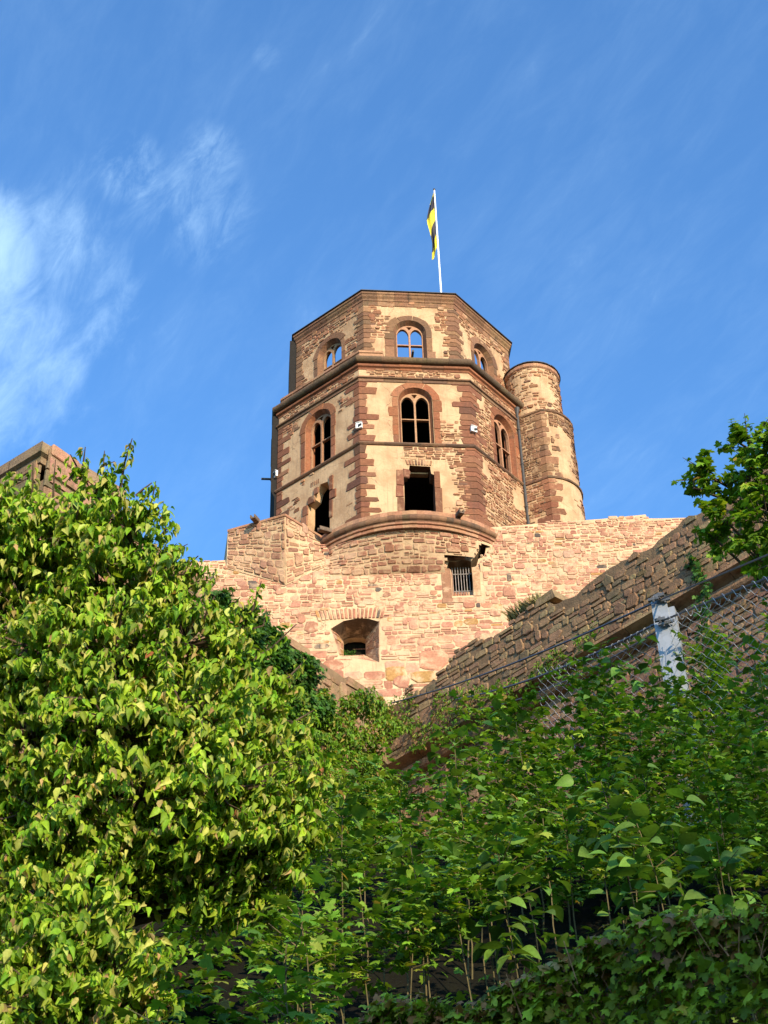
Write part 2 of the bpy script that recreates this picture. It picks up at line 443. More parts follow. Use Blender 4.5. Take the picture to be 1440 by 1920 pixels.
def sweep(mb, path, nrm, prof, mat=0, pal=None, closed=False, seg=0.9):
    """run a moulding profile [(out, z)...] along plan points with outward plan normals (mitred);
    it is cut into blocks with a hair joint so that each block has its own tone"""
    n = len(path); m = len(prof)
    for i in range(n if closed else n - 1):
        A, B = np.array(path[i]), np.array(path[(i + 1) % n]); NA, NB = np.array(nrm[i]), np.array(nrm[(i + 1) % n])
        L = np.linalg.norm(B - A); k = max(1, int(round(L / seg)))
        cuts = [0] + sorted((q + R_.uniform(-.15, .15)) / k for q in range(1, k)) + [1]
        for q in range(k):
            s0, s1 = cuts[q], cuts[q + 1]
            e = .006 / L
            if q > 0: s0 += e
            if q < k - 1: s1 -= e
            P0, P1 = A + (B - A) * s0, A + (B - A) * s1
            N0, N1 = NA + (NB - NA) * s0, NA + (NB - NA) * s1
            dj = R_.uniform(-.012, .012)
            V = [(P0[0] + N0[0] * (o + dj), P0[1] + N0[1] * (o + dj), z) for o, z in prof] + [(P1[0] + N1[0] * (o + dj), P1[1] + N1[1] * (o + dj), z) for o, z in prof]
            fs = [(j, m + j, m + j + 1, j + 1) for j in range(m - 1)] + [tuple(range(m)), tuple(range(2 * m - 1, m - 1, -1))]
            mb.add(V, fs, mat, pick(pal))

RED = [(5, (0.20, 0.082, 0.045)), (3, (0.165, 0.068, 0.039)), (2, (0.24, 0.105, 0.058)), (1, (0.12, 0.055, 0.034))]
ORG = [(5, (0.25, 0.095, 0.045)), (3, (0.22, 0.085, 0.042)), (2, (0.28, 0.115, 0.058)), (1, (0.18, 0.075, 0.042))]
BROWN = [(4, (0.19, 0.096, 0.053)), (3, (0.24, 0.122, 0.066)), (2, (0.15, 0.082, 0.048)), (1, (0.28, 0.155, 0.082))]
RUB = [(5, (0.27, 0.122, 0.064)), (4, (0.32, 0.155, 0.082)), (3, (0.22, 0.098, 0.053)), (3, (0.38, 0.22, 0.125)), (1, (0.16, 0.085, 0.052))]
CUR = [(6, (0.36, 0.165, 0.102)), (5, (0.41, 0.205, 0.13)), (4, (0.31, 0.135, 0.084)), (3, (0.45, 0.265, 0.165)), (1, (0.34, 0.175, 0.065)), (.3, (0.10, 0.075, 0.06))]
OLD = [(5, (0.255, 0.145, 0.082)), (4, (0.29, 0.17, 0.094)), (3, (0.215, 0.12, 0.07)), (3, (0.28, 0.195, 0.098)), (1, (0.18, 0.135, 0.075))]
MOULD = [(4, (0.16, 0.085, 0.050)), (3, (0.20, 0.105, 0.06)), (2, (0.12, 0.070, 0.045))]
PINK = [(3, (0.33, 0.165, 0.095)), (2, (0.37, 0.195, 0.112)), (1, (0.29, 0.135, 0.078))]

# ------------------------------------------------------------------ ground
GY = [-400, 3, 4.5, 8, 12.6, 20, 27, 40, 58.5, 61.0, 64.0, 90, 130, 1500]
GZ = [-1.6, -1.6, -0.7, 1.9, 6.2, 9.3, 10.6, 13, 28, 29, 46.2, 46.2, 30, 20]
def gz(x, y): return float(np.interp(y, GY, GZ))
xs = sorted(set(np.concatenate([np.linspace(-1500, 1500, 13), np.linspace(-30, 30, 61)]).tolist()))
ys = sorted(set(np.concatenate([np.array([-400, -100, -40, 130, 300, 1500.]), np.linspace(-20, 100, 161), np.array(GY[1:-1])]).tolist()))
V = []; fs = []
for y in ys:
    for x in xs:
        V.append((x, y, gz(x, y) + (0.12 * fbm(x * .6, y * .6) if 3.5 < y < 60 and abs(x) < 31 else 0)))
nx = len(xs)
for j in range(len(ys) - 1):
    for i in range(nx - 1):
        a = j * nx + i; fs.append((a, a + 1, a + nx + 1, a + nx))
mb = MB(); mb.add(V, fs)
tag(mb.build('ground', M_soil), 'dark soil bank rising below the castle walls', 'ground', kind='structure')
mb = MB(); mb.add([(-60, -7, -1.59), (60, -7, -1.59), (60, 2.6, -1.59), (-60, 2.6, -1.59)], [(0, 1, 2, 3)])
M_asph = mat_plain('asphalt', (0.05, 0.05, 0.05), 0.9, 0.3, 30)
tag(mb.build('road', M_asph), 'narrow asphalt lane at the foot of the bank', 'road', kind='structure')

# ------------------------------------------------------------------ bell tower
CX, CY, PHI = 1.1689911339564716, 68.71783295156718, 0.09324319097732216
SIDE = 6.0; RT = SIDE / (2 * sin(pi / 8)); RB = 6.81
def corner(k, R):
    a = -pi / 2 + PHI + (-3 + 2 * k) * pi / 8
    return np.array([CX + R * cos(a), CY + R * sin(a)])
def face_frame(k, R): return wall_frame(corner(k, R), corner(k + 1, R))
Z0, ZS2, ZS1, ZC, ZB, ZT = 46.6, 53.08, 57.73, 58.68, 59.2, 65.24
tower = thing('bell_tower', 'tall octagonal ruined bell tower of plaster and red sandstone on top of the bastion', 'tower', (CX, CY, 46.5))

def soft(x, a, b): return min(1.0, max(0.0, (x - a) / (b - a)))
def masked(thr, pats, seed, freq=0.9):
    """pats: (u0,v0,u1,v1,kind) kind 'p' plaster / 'r' rubble; elsewhere the default thr"""
    def k(u, v):
        b = thr
        for (a0, b0, a1, b1, kd) in pats:
            e = min(u - a0, a1 - u, v - b0, b1 - v)
            s = soft(e, -.25, .25)
            b = b * (1 - s) + (-.9 if kd == 'p' else .9) * s
        return b + 0.85 * fbm(u * freq, v * freq, seed) + .45 * fbm(u * 3.1, v * 3.1, seed + 2) > 0
    return k

mid_open = arch(3.0, .78, 53.2, 56.22)
mid_outer = arch(3.0, .92, 53.2, 56.24)
low_open = [(2.2, 48.55), (3.79, 48.55), (3.8, 50.2), (3.83, 51.05), (3.66, 51.15), (3.62, 51.62), (2.55, 51.66), (2.5, 51.25), (2.2, 51.1), (2.23, 50.1)]
def ring_blocks(mb, f, inner, outer_of, cuts, pal, d=0.03, mat=1):
    """dressed surround: blocks between an inner outline (open polyline) and an outward offset that varies per block"""
    P = np.array(inner, float)
    seg = np.linalg.norm(P[1:] - P[:-1], axis=1); s = np.concatenate([[0], np.cumsum(seg)])
    def pt(q): return np.array([np.interp(q, s, P[:, 0]), np.interp(q, s, P[:, 1])])
    def nr(q):
        a, b = pt(max(0, q - .05)), pt(min(s[-1], q + .05)); tg = (b - a) / np.linalg.norm(b - a)
        return np.array([tg[1], -tg[0]])
    q = 0
    while q < s[-1] - .05:
        L = min(R_.uniform(*cuts), s[-1] - q)
        if s[-1] - q - L < .2: L = s[-1] - q
        wd = outer_of(pt(q + L / 2))
        k = 4
        ins = [pt(q + .012 + (L - .024) * i / k) for i in range(k + 1)]
        outs = [p + nr(q + .012 + (L - .024) * i / k) * wd * (1 + R_.uniform(-.06, .06)) for i, p in enumerate(ins)]
        stone(mb, f, ins[::-1] + outs if False else outs[::1] + ins[::-1] if False else [*ins[::-1], *outs], d * R_.uniform(.7, 1.3), pick(pal), mat, .015)
        q += L

def window(parent, f, cu, hw, sill, spring, transom, pal, cols=0.40, thick=0.6, depth=.30):
    """sandstone surround, splayed reveal and two-light tracery"""
    mb = MB()
    hs = .17
    o_in = arch(cu, hw, sill, spring); o_out = arch(cu, hw + hs, sill, spring)
    path = [(cu + hw + hs, sill)] + o_out[2:] + [(cu - hw - hs, sill)]
    def wd(p):
        if p[1] > spring + .15: return R_.uniform(.36, .5)
        return R_.choice([.28, .34, .5, .3])
    ring_blocks(mb, f, path, wd, (.55, 1.15), pal)
    # splayed reveal, one tone per block
    n = len(o_in)
    for i in range(1, n):
        j = (i + 1) % n
        if j == 0: break
        A = [o_out[i], o_out[j]]; B = [o_in[i], o_in[j]]
        loft(mb, f, A, .02, B, -depth, 1, pick(pal), closed=False)
        loft(mb, f, B, -depth, B, -thick, 1, pick(pal), closed=False)
    loft(mb, f, [o_out[-1], o_out[0]], .02, [o_in[-1], o_in[0]], -depth, 1, pick(pal), closed=False)
    loft(mb, f, [o_in[-1], o_in[0]], -depth, [o_in[-1], o_in[0]], -thick, 1, pick(pal), closed=False)
    loft(mb, f, [o_out[0], o_out[1]], .02, [o_in[0], o_in[1]], -thick, 1, pick(pal), closed=False)
    w = mb.build('window', [M_mortar, M_ashlar], parent)
    mb = MB()
    b = .045; m_ = .05
    L0, L1, R0, R1 = cu - hw + b, cu - m_, cu + m_, cu + hw - b
    tb = transom - .03; tt = transom + .035
    lt = spring + hw * .62; sp = spring - .02
    holes = [rect(L0, sill + .04, L1, tb), rect(R0, sill + .04, R1, tb),
             pointed(L0, L1, tt, sp, lt), pointed(R0, R1, tt, sp, lt)]
    ye = spring + hw * .52
    holes.append([(cu - .0, ye), (cu + .16, ye + .26), (cu + .06, spring + hw - .1), (cu - .06, spring + hw - .1), (cu - .16, ye + .26)])
    plate(mb, f, arch(cu, hw + .004, sill, spring), holes, -depth - .14, -depth + .03, 0, pick(PINK))
    mb.build('tracery', M_ashlar, w)
    return w

def quoins(mb, fA, LA, fB, z0, z1, pal, long=(.72, 1.15), short=(.3, .46), hh=(.3, .52), grow=0.0):
    """corner blocks: fA is the face left of the corner (its u ends at LA), fB the face right of it (u starts at 0)"""
    z = z0; k = R_.random() < .5
    while z < z1 - .15:
        h = min(R_.uniform(*hh), z1 - z)
        if z1 - z - h < .15: h = z1 - z
        a = R_.uniform(*(long if k else short)) ; b = R_.uniform(*(short if k else long))
        if R_.random() < .2: a = R_.uniform(*short); b = R_.uniform(*short)
        c = pick(pal); g = .016; d = .035
        if fA is not None:
            stone(mb, fA, [(LA - a + R_.uniform(-.06, .06), z + g + .03), (LA - a + R_.uniform(.02, .12), z + g), (LA + .012, z + g), (LA + .012, z + h - g), (LA - a + R_.uniform(.02, .12), z + h - g), (LA - a + R_.uniform(-.06, .06), z + h - g - R_.uniform(.03, .1))], d, c, 1, .012)
        if fB is not None:
            stone(mb, fB, [(-.012, z + g), (b - R_.uniform(.02, .12), z + g), (b + R_.uniform(-.06, .06), z + g + R_.uniform(.03, .1)), (b + R_.uniform(-.06, .06), z + h - g - .03), (b - R_.uniform(.02, .12), z + h - g), (-.012, z + h - g)], d, c, 1, .012)
        z += h; k = not k

fL, fF, fR, fD = face_frame(0, RT), face_frame(1, RT), face_frame(2, RT), face_frame(-1, RT)
bL, bF, bR, bD = (face_frame(k, RB) for k in (0, 1, 2, -1))
SB = 2 * RB * sin(pi / 8)
def no_hole(holes, mg):
    def k(u, v, a, b):
        for (x0, y0, x1, y1) in holes:
            if u + a > x0 - mg and u - a < x1 + mg and v + b > y0 - mg and v - b < y1 + mg: return False
        return True
    return k
def face(name, f, holes, boxes, mask, hm, wr, pal, z0, z1, side, margins=(0.5, 0.5), fine=False, mats=None):
    mb = MB()
    panel(mb, f, rect(0, z0, side, z1), holes, 0.0, 0)
    nh = no_hole(boxes, .02)
    def keep(u, v, a, b): return margins[0] < u < side - margins[1] and mask(u, v) and nh(u, v, a, b)
    rubble(mb, f, 0, side, z0, z1, keep, pal, hm, wr, .04, .026, 1, .24, .07)
    return mb

wbox = (2.0, 53.1, 4.0, 57.15); lbox = (1.9, 48.4, 4.1, 52.05)
# front
mF = masked(-.48, [(-.1, 57.8, 6.1, 58.7, 'r'), (4.1, 53.1, 5.2, 54.7, 'r'), (3.0, 52.0, 6.1, 53.1, 'r'), (4.6, 50.3, 6.1, 52.4, 'r'), (4.9, 46, 6.1, 50.4, 'r'),
                   (2.2, 51.9, 3.7, 52.9, 'r'), (.6, 46, 2, 53, 'p'), (1, 53.2, 2.0, 57.6, 'p'), (4.2, 55.0, 5.0, 57.4, 'p'), (4.15, 48.6, 4.7, 51.3, 'p')], 1.7)
mb = face('wall', fF, [mid_outer, low_open], [wbox, lbox], mF, .16, (.18, .44), RUB, Z0, ZC + .1, SIDE, (.45, .45))
loft(mb, fF, low_open, 0, low_open, -.8, 1, (.15, .075, .045))
for (a, b, c, d) in ((1.86, 48.5, 2.2, 49.5), (1.8, 49.5, 2.2, 50.3), (1.84, 50.3, 2.22, 51.35), (3.8, 48.5, 4.16, 50.2), (3.8, 50.2, 4.1, 51.3)):
    stone(mb, fF, stone_poly(a, b + .01, c, d - .01, .05), .05, pick(RED), 1, .02)
stone(mb, fF, [(2.2, 50.85), (2.5, 50.75), (2.58, 51.2), (2.5, 51.35), (2.2, 51.4)], .08, pick(RED), 1, .05)
for i in range(9):
    u = 2.42 + i * .145
    q = (i - 4) * .018
    stone(mb, fF, [(u, 51.68), (u + .1, 51.68), (u + .1 + q, 52.02 + R_.uniform(-.05, .05)), (u + q, 52.02)], .05, pick(RUB), 1, .015)
mb.box(fF(3.02, 51.55, -.62), 1.1, .3, .10, 0, (.55, .42, .27), np.array([fF(1, 0, 0) - fF(0, 0, 0), fF(0, 0, 1) - fF(0, 0, 0), [0, 0, 1]]))
mb.build('wall', [M_plaster, M_rubble], tower)
# left
mL = masked(-.52, [(-.1, 57.85, 6.1, 58.7, 'r'), (.5, 48, 1.6, 49.6, 'r'), (4.6, 56.2, 5.6, 57.4, 'r'), (.5, 56.6, 1.6, 57.6, 'r')], 5.3)
lopen = [(2.25, 48.3), (3.85, 48.3), (3.85, 51.2), (3.7, 51.75), (3.2, 51.85), (2.9, 51.6), (2.75, 51.1), (2.3, 50.9), (2.3, 49.9), (2.2, 49.2)]
mb = face('wall', fL, [mid_outer, lopen], [wbox, (1.75, 48, 4.0, 52.0)], mL, .16, (.18, .44), RUB, Z0, ZC + .1, SIDE, (.45, .45))
loft(mb, fL, lopen, 0, lopen, -.55, 0, (.45, .32, .2))
for (a, b, c, d) in ((1.55, 48.0, 2.3, 49.1), (1.75, 49.1, 2.25, 49.55), (1.85, 49.55, 2.28, 50.25), (1.95, 50.25, 2.32, 50.95), (2.3, 50.85, 2.8, 51.35), (2.75, 51.3, 3.05, 51.75), (3.86, 50.4, 4.3, 51.0), (3.86, 49.2, 4.05, 50.4), (3.86, 51.0, 4.1, 52.0)):
    stone(mb, fL, stone_poly(a, b + .01, c, d - .01, .14), .07, pick(RED), 1, .03)
for i in range(5): stone(mb, fL, [(2.5 + i * .13, 52.0), (2.56 + i * .13, 52.0), (2.58 + i * .13, 52.3), (2.5 + i * .13, 52.3)], .02, pick(BROWN), 1, .01)
mb.build('wall', [M_plaster, M_rubble], tower)
# right
mR = masked(.75, [(.3, 56.3, 1.3, 57.5, 'p'), (3.4, 55.6, 4.2, 56.8, 'p'), (.5, 51.6, 1.2, 52.8, 'p'), (3.2, 51, 4.2, 52.3, 'p')], 9.1)
mb = face('wall', fR, [mid_outer], [wbox], mR, .15, (.14, .36), RUB, Z0, ZC + .1, SIDE, (.3, .02))
mb.build('wall', [M_plaster, M_rubble], tower)
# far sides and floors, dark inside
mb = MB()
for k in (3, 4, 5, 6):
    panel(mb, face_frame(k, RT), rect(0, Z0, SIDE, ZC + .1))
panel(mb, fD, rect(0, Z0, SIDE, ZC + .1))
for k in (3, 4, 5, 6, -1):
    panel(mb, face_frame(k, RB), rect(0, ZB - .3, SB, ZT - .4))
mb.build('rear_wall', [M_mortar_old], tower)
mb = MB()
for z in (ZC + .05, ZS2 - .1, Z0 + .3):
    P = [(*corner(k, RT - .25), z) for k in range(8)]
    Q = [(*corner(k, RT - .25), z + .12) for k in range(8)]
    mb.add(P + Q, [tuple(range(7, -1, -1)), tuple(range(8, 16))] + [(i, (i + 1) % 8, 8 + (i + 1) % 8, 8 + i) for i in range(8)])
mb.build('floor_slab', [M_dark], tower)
# buttress slab on the shaded side, its shade put into the near-black colour
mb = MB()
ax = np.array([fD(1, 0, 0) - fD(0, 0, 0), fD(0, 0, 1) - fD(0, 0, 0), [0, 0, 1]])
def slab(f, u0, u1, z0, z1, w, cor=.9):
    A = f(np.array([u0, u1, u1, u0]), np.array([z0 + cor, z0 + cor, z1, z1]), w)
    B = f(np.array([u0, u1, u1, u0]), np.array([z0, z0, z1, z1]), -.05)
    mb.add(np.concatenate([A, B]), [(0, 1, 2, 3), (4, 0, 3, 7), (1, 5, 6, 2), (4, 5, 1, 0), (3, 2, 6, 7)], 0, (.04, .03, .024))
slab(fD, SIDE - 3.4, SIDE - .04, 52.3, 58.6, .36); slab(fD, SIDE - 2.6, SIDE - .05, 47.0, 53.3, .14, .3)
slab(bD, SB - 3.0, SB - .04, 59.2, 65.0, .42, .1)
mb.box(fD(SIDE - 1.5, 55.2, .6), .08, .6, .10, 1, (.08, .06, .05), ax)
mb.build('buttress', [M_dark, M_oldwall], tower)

# windows of the middle storey and belfry
for f in (fF, fL, fR): window(tower, f, 3.0, .78, 53.2, 56.22, 55.1, ORG)
bopen = arch(SB / 2, .92, 60.0, 62.36)
bbox = (SB / 2 - 1.05, 59.9, SB / 2 + 1.05, 63.3)
for i, (f, msk) in enumerate(((bF, masked(.25, [(1.0, 63.0, 4.3, 64.2, 'p'), (3.7, 60.0, 4.45, 62.6, 'p'), (.6, 60, 1.2, 61.6, 'p'), (4.2, 62.6, 5.0, 64.3, 'r'), (.5, 61.8, 1.4, 63.6, 'r')], 2.2)),
                              (bL, masked(.45, [(3.6, 62.4, 4.6, 63.6, 'p'), (.9, 60.2, 1.6, 62.8, 'p')], 7.7)),
                              (bR, masked(.45, [(.5, 61, 1.3, 63.2, 'p'), (3.6, 62, 4.4, 63.9, 'p')], 4.4)))):
    mb = face('wall', f, [bopen], [bbox], msk, .17, (.18, .44), RUB, ZB - .3, ZT - .4, SB, (.42, .42))
    mb.build('belfry_wall', [M_plaster, M_rubble], tower)
    window(tower, f, SB / 2, .75, 60.0, 62.36, 61.57, BROWN, thick=.6)
# corner stones
for (fa, L, fb, k) in ((None, SIDE, fL, 0), (fL, SIDE, fF, 1), (fF, SIDE, fR, 2)):
    for za, zb in ((Z0, ZS2 - .05), (ZS2 + .14, ZS1 - .04)):
        mb = MB()
        if k == 2: quoins(mb, fa, L, fb, za, zb, RED, (.7, 1.2), (.45, .7))
        else: quoins(mb, fa, L, fb, za, zb, RED)
        mb.build('corner_stones', [M_mortar, M_ashlar], tower)
for (fa, fb) in ((None, bL), (bL, bF), (bF, bR), (bR, None)):
    mb = MB(); quoins(mb, fa, SB, fb, ZB + .1, 64.3, BROWN, (.5, .75), (.4, .5), (.28, .42)); mb.build('corner_stones', [M_mortar, M_ashlar], tower)

def octring(R):
    P = [corner(k, R) for k in range(8)]
    N = [(p - np.array([CX, CY])) / R / cos(pi / 8) for p in P]
    return P, N
def moulding(name, R, prof, mat, pal, seg=1.0, ks=None):
    P, N = octring(R); mb = MB()
    sweep(mb, P, N, prof, 0, pal, True, seg)
    return mb.build(name, mat, tower)
moulding('string_course', RT, [(-.05, 53.2), (.05, 53.2), (.13, 53.12), (.14, 53.05), (.08, 52.98), (-.02, 52.95)], M_cornice, MOULD, 1.5)
moulding('string_course', RT, [(-.05, 57.88), (.06, 57.86), (.16, 57.78), (.15, 57.70), (.06, 57.66), (.05, 57.5), (-.02, 57.5)], M_ashlar, MOULD, 1.3)
pr = [(-1.2, 59.5), (-.35, 59.5), (-.02, 59.3), (.2, 59.26)]
for i in range(9):
    a = math.radians(75 - i * 20); pr.append((.2 + .2 * cos(a), 58.98 + .21 * sin(a)))
pr += [(.10, 58.76), (-.03, 58.74)]
DARK = [(3, (.125, .080, .048)), (2, (.16, .096, .056)), (1, (.10, .068, .044))]
moulding('main_cornice', RT, pr, M_cornice, DARK, 1.1)
moulding('cornice_fillet', RT, [(-.05, 58.74), (.15, 58.72), (.17, 58.66), (.16, 58.56), (.06, 58.5), (.03, 58.38), (-.03, 58.38)], M_ashlar, ORG, 1.2)
# plinth of the belfry above the cornice: missing on most of the front
P, N = octring(RT - .12); mb = MB()
prp = [(-.8, 60.05), (-.1, 60.0), (.06, 59.92), (.06, 59.78), (0, 59.74), (0, 59.2), (-.1, 59.2)]
for k in (7, 0):
    sweep(mb, [P[k], P[(k + 1) % 8]], [N[k], N[(k + 1) % 8]], prp, 0, PINK, False, .9)
e = P[1] + (P[2] - P[1]) * .22; en = N[1] + (N[2] - N[1]) * .22
sweep(mb, [P[1], e], [N[1], en], prp, 0, PINK, False, .9)
mb.build('plinth', M_ashlar, tower)
moulding('top_cornice', RB, [(-.9, 65.32), (.2, 65.32), (.25, 65.26), (.25, 65.14), (.2, 65.1), (.17, 64.98), (.08, 64.86), (.07, 64.72), (.03, 64.7), (.03, 64.36), (-.05, 64.36)], M_cornice, BROWN, .9)
P, N = octring(RB); mb = MB()
sweep(mb, P, N, [(-.9, 65.42), (.27, 65.42), (.31, 65.38), (.31, 65.33), (-.9, 65.33)], 0, [(1, (.06, .05, .045))], True, 9)
mb.build('roof_edge', M_lead, tower)

P9 = fF(2.95, 59.42, .30); d9 = (fF(0, 0, 1) - fF(0, 0, 0))
mb = MB(); mb.box(P9, .12, .5, .14, ax=np.array([[d9[1], -d9[0], 0], d9, [0, 0, 1.0]])); mb.build('water_spout', M_lead, tower)
# drainpipe between tower and stair turret
pp = fR(4.30, 0.0, .10)
mb = MB()
mb.tube([(pp[0], pp[1], z) for z in np.linspace(47.2, 58.3, 12)], .085, 8)
for z in (49, 51.5, 54.5, 57): mb.tube([(pp[0], pp[1], z - .04), (pp[0], pp[1], z + .04)], .11, 8)
mb.tube([(pp[0], pp[1], 58.2), (pp[0], pp[1], 58.6)], [.09, .2], 8)
tag(mb.build('drainpipe', M_lead), 'dark vertical drainpipe in the angle between tower and stair turret', 'drainpipe')

# ------------------------------------------------------------------ stair turret
turret = thing('stair_turret', 'slender round stair turret of patchy plaster against the right side of the tower', 'turret', (8.9, 66.4, 46.5))
TC = np.array([8.9, 66.4]); TR = 1.92
tA, tB = np.array([7.62, 65.15]), np.array([8.92, 64.48])
def tier(name, z0, z1, off, mFacet, mRound, pal):
    dirn = (tB - tA) / np.linalg.norm(tB - tA)
    ff = wall_frame(tA - dirn * .9 + np.array([0, -off]), tB + np.array([0, -off]))
    LF = np.linalg.norm(tB - tA) + .9
    fc = cyl(TC, TR + off, -pi / 2)
    mb = MB()
    panel(mb, ff, rect(0, z0, LF, z1))
    n = 40; us = np.linspace(0, (TR + off) * pi * 1.15, n)
    Vv = np.concatenate([fc(us, z0, 0), fc(us, z1, 0)])
    mb.add(Vv, [(i, i + 1, n + i + 1, n + i) for i in range(n - 1)], 0)
    rubble(mb, ff, .3, LF - .3, z0, z1, lambda u, v, a, b: mFacet(u, v), pal, .2, (.2, .42), .04, .02)
    rubble(mb, fc, .4, us[-1], z0, z1, lambda u, v, a, b: mRound(u, v), pal, .2, (.2, .45), .04, .02)
    quoins(mb, ff, LF, fc, z0 + .05, z1 - .05, RED if z0 < 50 else BROWN, (.6, 1.0), (.3, .45), (.35, .6))
    # cap so that the ledge is closed
    top = np.concatenate([ff(np.array([0, LF]), z1, 0)[:, :], fc(us, z1, 0)])
    mb.add(top, [tuple(range(len(top)))], 0)
    ob = mb.build(name, [M_plaster, M_rubble], turret)
    # moulding along the top
    mb = MB()
    path = [ff(0, 0, 0)[:2], ff(LF, 0, 0)[:2]] + [fc(u, 0, 0)[:2] for u in us[2:]]
    nf = ff(0, 0, 1)[:2] - ff(0, 0, 0)[:2]
    nrm = [nf, (nf + np.array([0, -1])) / 1.7] + [(fc(u, 0, 1) - fc(u, 0, 0))[:2] for u in us[2:]]
    zz = z1
    sweep(mb, path, nrm, [(-.4, zz + .12), (.03, zz + .08), (.09, zz), (.07, zz - .09), (-.02, zz - .12)], 0, MOULD, False, 2.0)
    mb.build('string_course', M_cornice, turret)
tier('lower_wall', 46.6, 53.05, .06, masked(.5, [(0, 46.5, 2.2, 50.3, 'p')], 3.3), masked(-.75, [(2.2, 51.3, 3.2, 52.5, 'r'), (2.0, 47, 2.9, 48.6, 'r')], 6.1), RUB)
tier('middle_wall', 53.05, 57.95, 0.0, masked(.9, [], 1.1), masked(-.7, [(-.1, 56.7, 6, 58.1, 'r'), (1.9, 54.0, 3.0, 56.5, 'r'), (.3, 54.9, .75, 56.2, 'r'), (.3, 53.1, .7, 54.2, 'r')], 8.6), BROWN)
fc = cyl((8.85, 66.5), 1.55, -pi / 2)
mb = MB(); n = 49; us = np.linspace(-1.55 * pi, 1.55 * pi, n)
mb.add(np.concatenate([fc(us, 57.9, 0), fc(us, 61.8, 0)]), [(i, i + 1, n + i + 1, n + i) for i in range(n - 1)], 0)
mk = masked(.6, [(-.1, 59.3, .95, 60.9, 'p'), (-1.2, 60.0, -.7, 61.0, 'p')], 12.2)
rubble(mb, fc, -2.6, 3.0, 57.9, 61.6, lambda u, v, a, b: mk(u, v), RUB, .19, (.2, .42), .045, .035, rough=.25)
mb.build('upper_drum', [M_plaster, M_rubble], turret)
mb = MB(); us2 = np.linspace(-1.55 * pi, 1.55 * pi, 37)[:-1]
path = [fc(u, 0, 0)[:2] for u in us2]; nrm = [(fc(u, 0, 1) - fc(u, 0, 0))[:2] for u in us2]
sweep(mb, path, nrm, [(-.3, 62.0), (.06, 62.0), (.1, 61.95), (.1, 61.75), (.03, 61.68), (-.02, 61.66)], 0, PINK, True, 3)
mb.build('coping', M_ashlar, turret)
mb = MB(); sweep(mb, path, nrm, [(-1.5, 62.3), (.12, 62.1), (.16, 62.06), (.16, 62.01), (-1.5, 62.01)], 0, [(1, (.05, .045, .04))], True, 30)
mb.build('roof', M_lead, turret)
for (u, z, h) in ((2.15, 58.9, .75), (2.35, 56.0, .5), (2.35, 54.2, .6)):
    mb = MB(); f2 = cyl(TC if z < 58 else (8.85, 66.5), TR if z < 58 else 1.55, -pi / 2)
    stone(mb, f2, rect(u - .28, z - .1, u + .28, z + h + .1), .04, pick(RED), 1, .02)
    stone(mb, f2, rect(u - .1, z, u + .1, z + h), .05, (.015, .012, .01), 1, .005)
    mb.build('slit_window', [M_mortar, M_ashlar], turret)

# white boxes at the tower corners
def wall_box(P, out, label):
    th = thing('wall_box', label, 'box', P, 'white boxes fixed to the tower corners')
    o = np.array([out[0], out[1], 0.0]); o /= np.linalg.norm(o); s = np.array([-o[1], o[0], 0]); ax = np.array([s, o, [0, 0, 1.0]])
    mb = MB(); mb.box(np.array(P), .34, .12, .36, ax=ax)
    mb.box(np.array(P) + o * .03 + np.array([0, 0, .185]), .36, .16, .02, ax=ax)
    mb.build('housing', M_white, th)
    mb = MB(); c = np.array(P) + o * .063
    V = [c + s * a + np.array([0, 0, b]) + o * q for q in (0, .05) for a, b in ((-.02, -.13), (.16, -.06), (.16, .06), (-.02, .02))]
    mb.add(V, [(0, 1, 2, 3), (7, 6, 5, 4), (0, 4, 5, 1), (1, 5, 6, 2), (2, 6, 7, 3), (3, 7, 4, 0)])
    mb.build('wedge', M_black, th)
    mb = MB(); mb.tube([np.array(P) - o * .3, np.array(P) - o * .05], .03, 6); mb.build('bracket', M_iron, th)
for k, zt, lab in ((1, 54.2, 'small white box with black wedge on the corner left of the front window'),
                   (2, 54.2, 'small white box with black wedge on the corner right of the front window'),
                   (0, 54.25, 'small white box on the dark left edge of the tower')):
    P = corner(k, RT + .12); wall_box((P[0], P[1], zt), P - np.array([CX, CY]), lab)

# flagpole and flag
PX, PY = at_y(827, 550, 66.5)[0], 66.5
ztop = at_y(812.3, 357, PY)[2]
fp = thing('flagpole', 'tall white flagpole rising above the tower top', 'flagpole', (PX, PY, 58.9))
mb = MB(); mb.tube([(PX, PY, z) for z in np.linspace(58.85, ztop, 10)], np.linspace(.085, .05, 10), 10); mb.build('pole', M_white, fp, True)
mb = MB(); mb.tube([(PX, PY, ztop), (PX, PY, ztop + .04), (PX, PY, ztop + .12), (PX, PY, ztop + .16)], [.03, .08, .08, .02], 10); mb.build('finial', M_lead, fp, True)
ft = ztop - .25; fb = at_y(806, 487, PY)[2]
nu, nv = 14, 40; V = []; UVs = []
for j in range(nv + 1):
    v = j / nv
    for i in range(nu + 1):
        u = i / nu
        # limp cloth: narrow at the top, fullest in the middle, gathered in folds against the pole
        full = (.10 + .42 * soft(v, 0, .38)) if v < .45 else (.52 - .16 * soft(v, .45, .75))
        amp = .10 + .05 * sin(v * 9)
        x = -u * full - .05
        x += (.06 * sin(v * 7 + u * 3)) * u
        y = amp * sin(u * 2.6 * pi + v * 2.0) * (.3 + u)
        z = ft - (ft - fb) * (v * (.80 + .2 * u) + .02 * u)
        V.append((PX + x, PY + y, z)); UVs.append((u, v))
fs = [(j * (nu + 1) + i, j * (nu + 1) + i + 1, (j + 1) * (nu + 1) + i + 1, (j + 1) * (nu + 1) + i) for j in range(nv) for i in range(nu)]
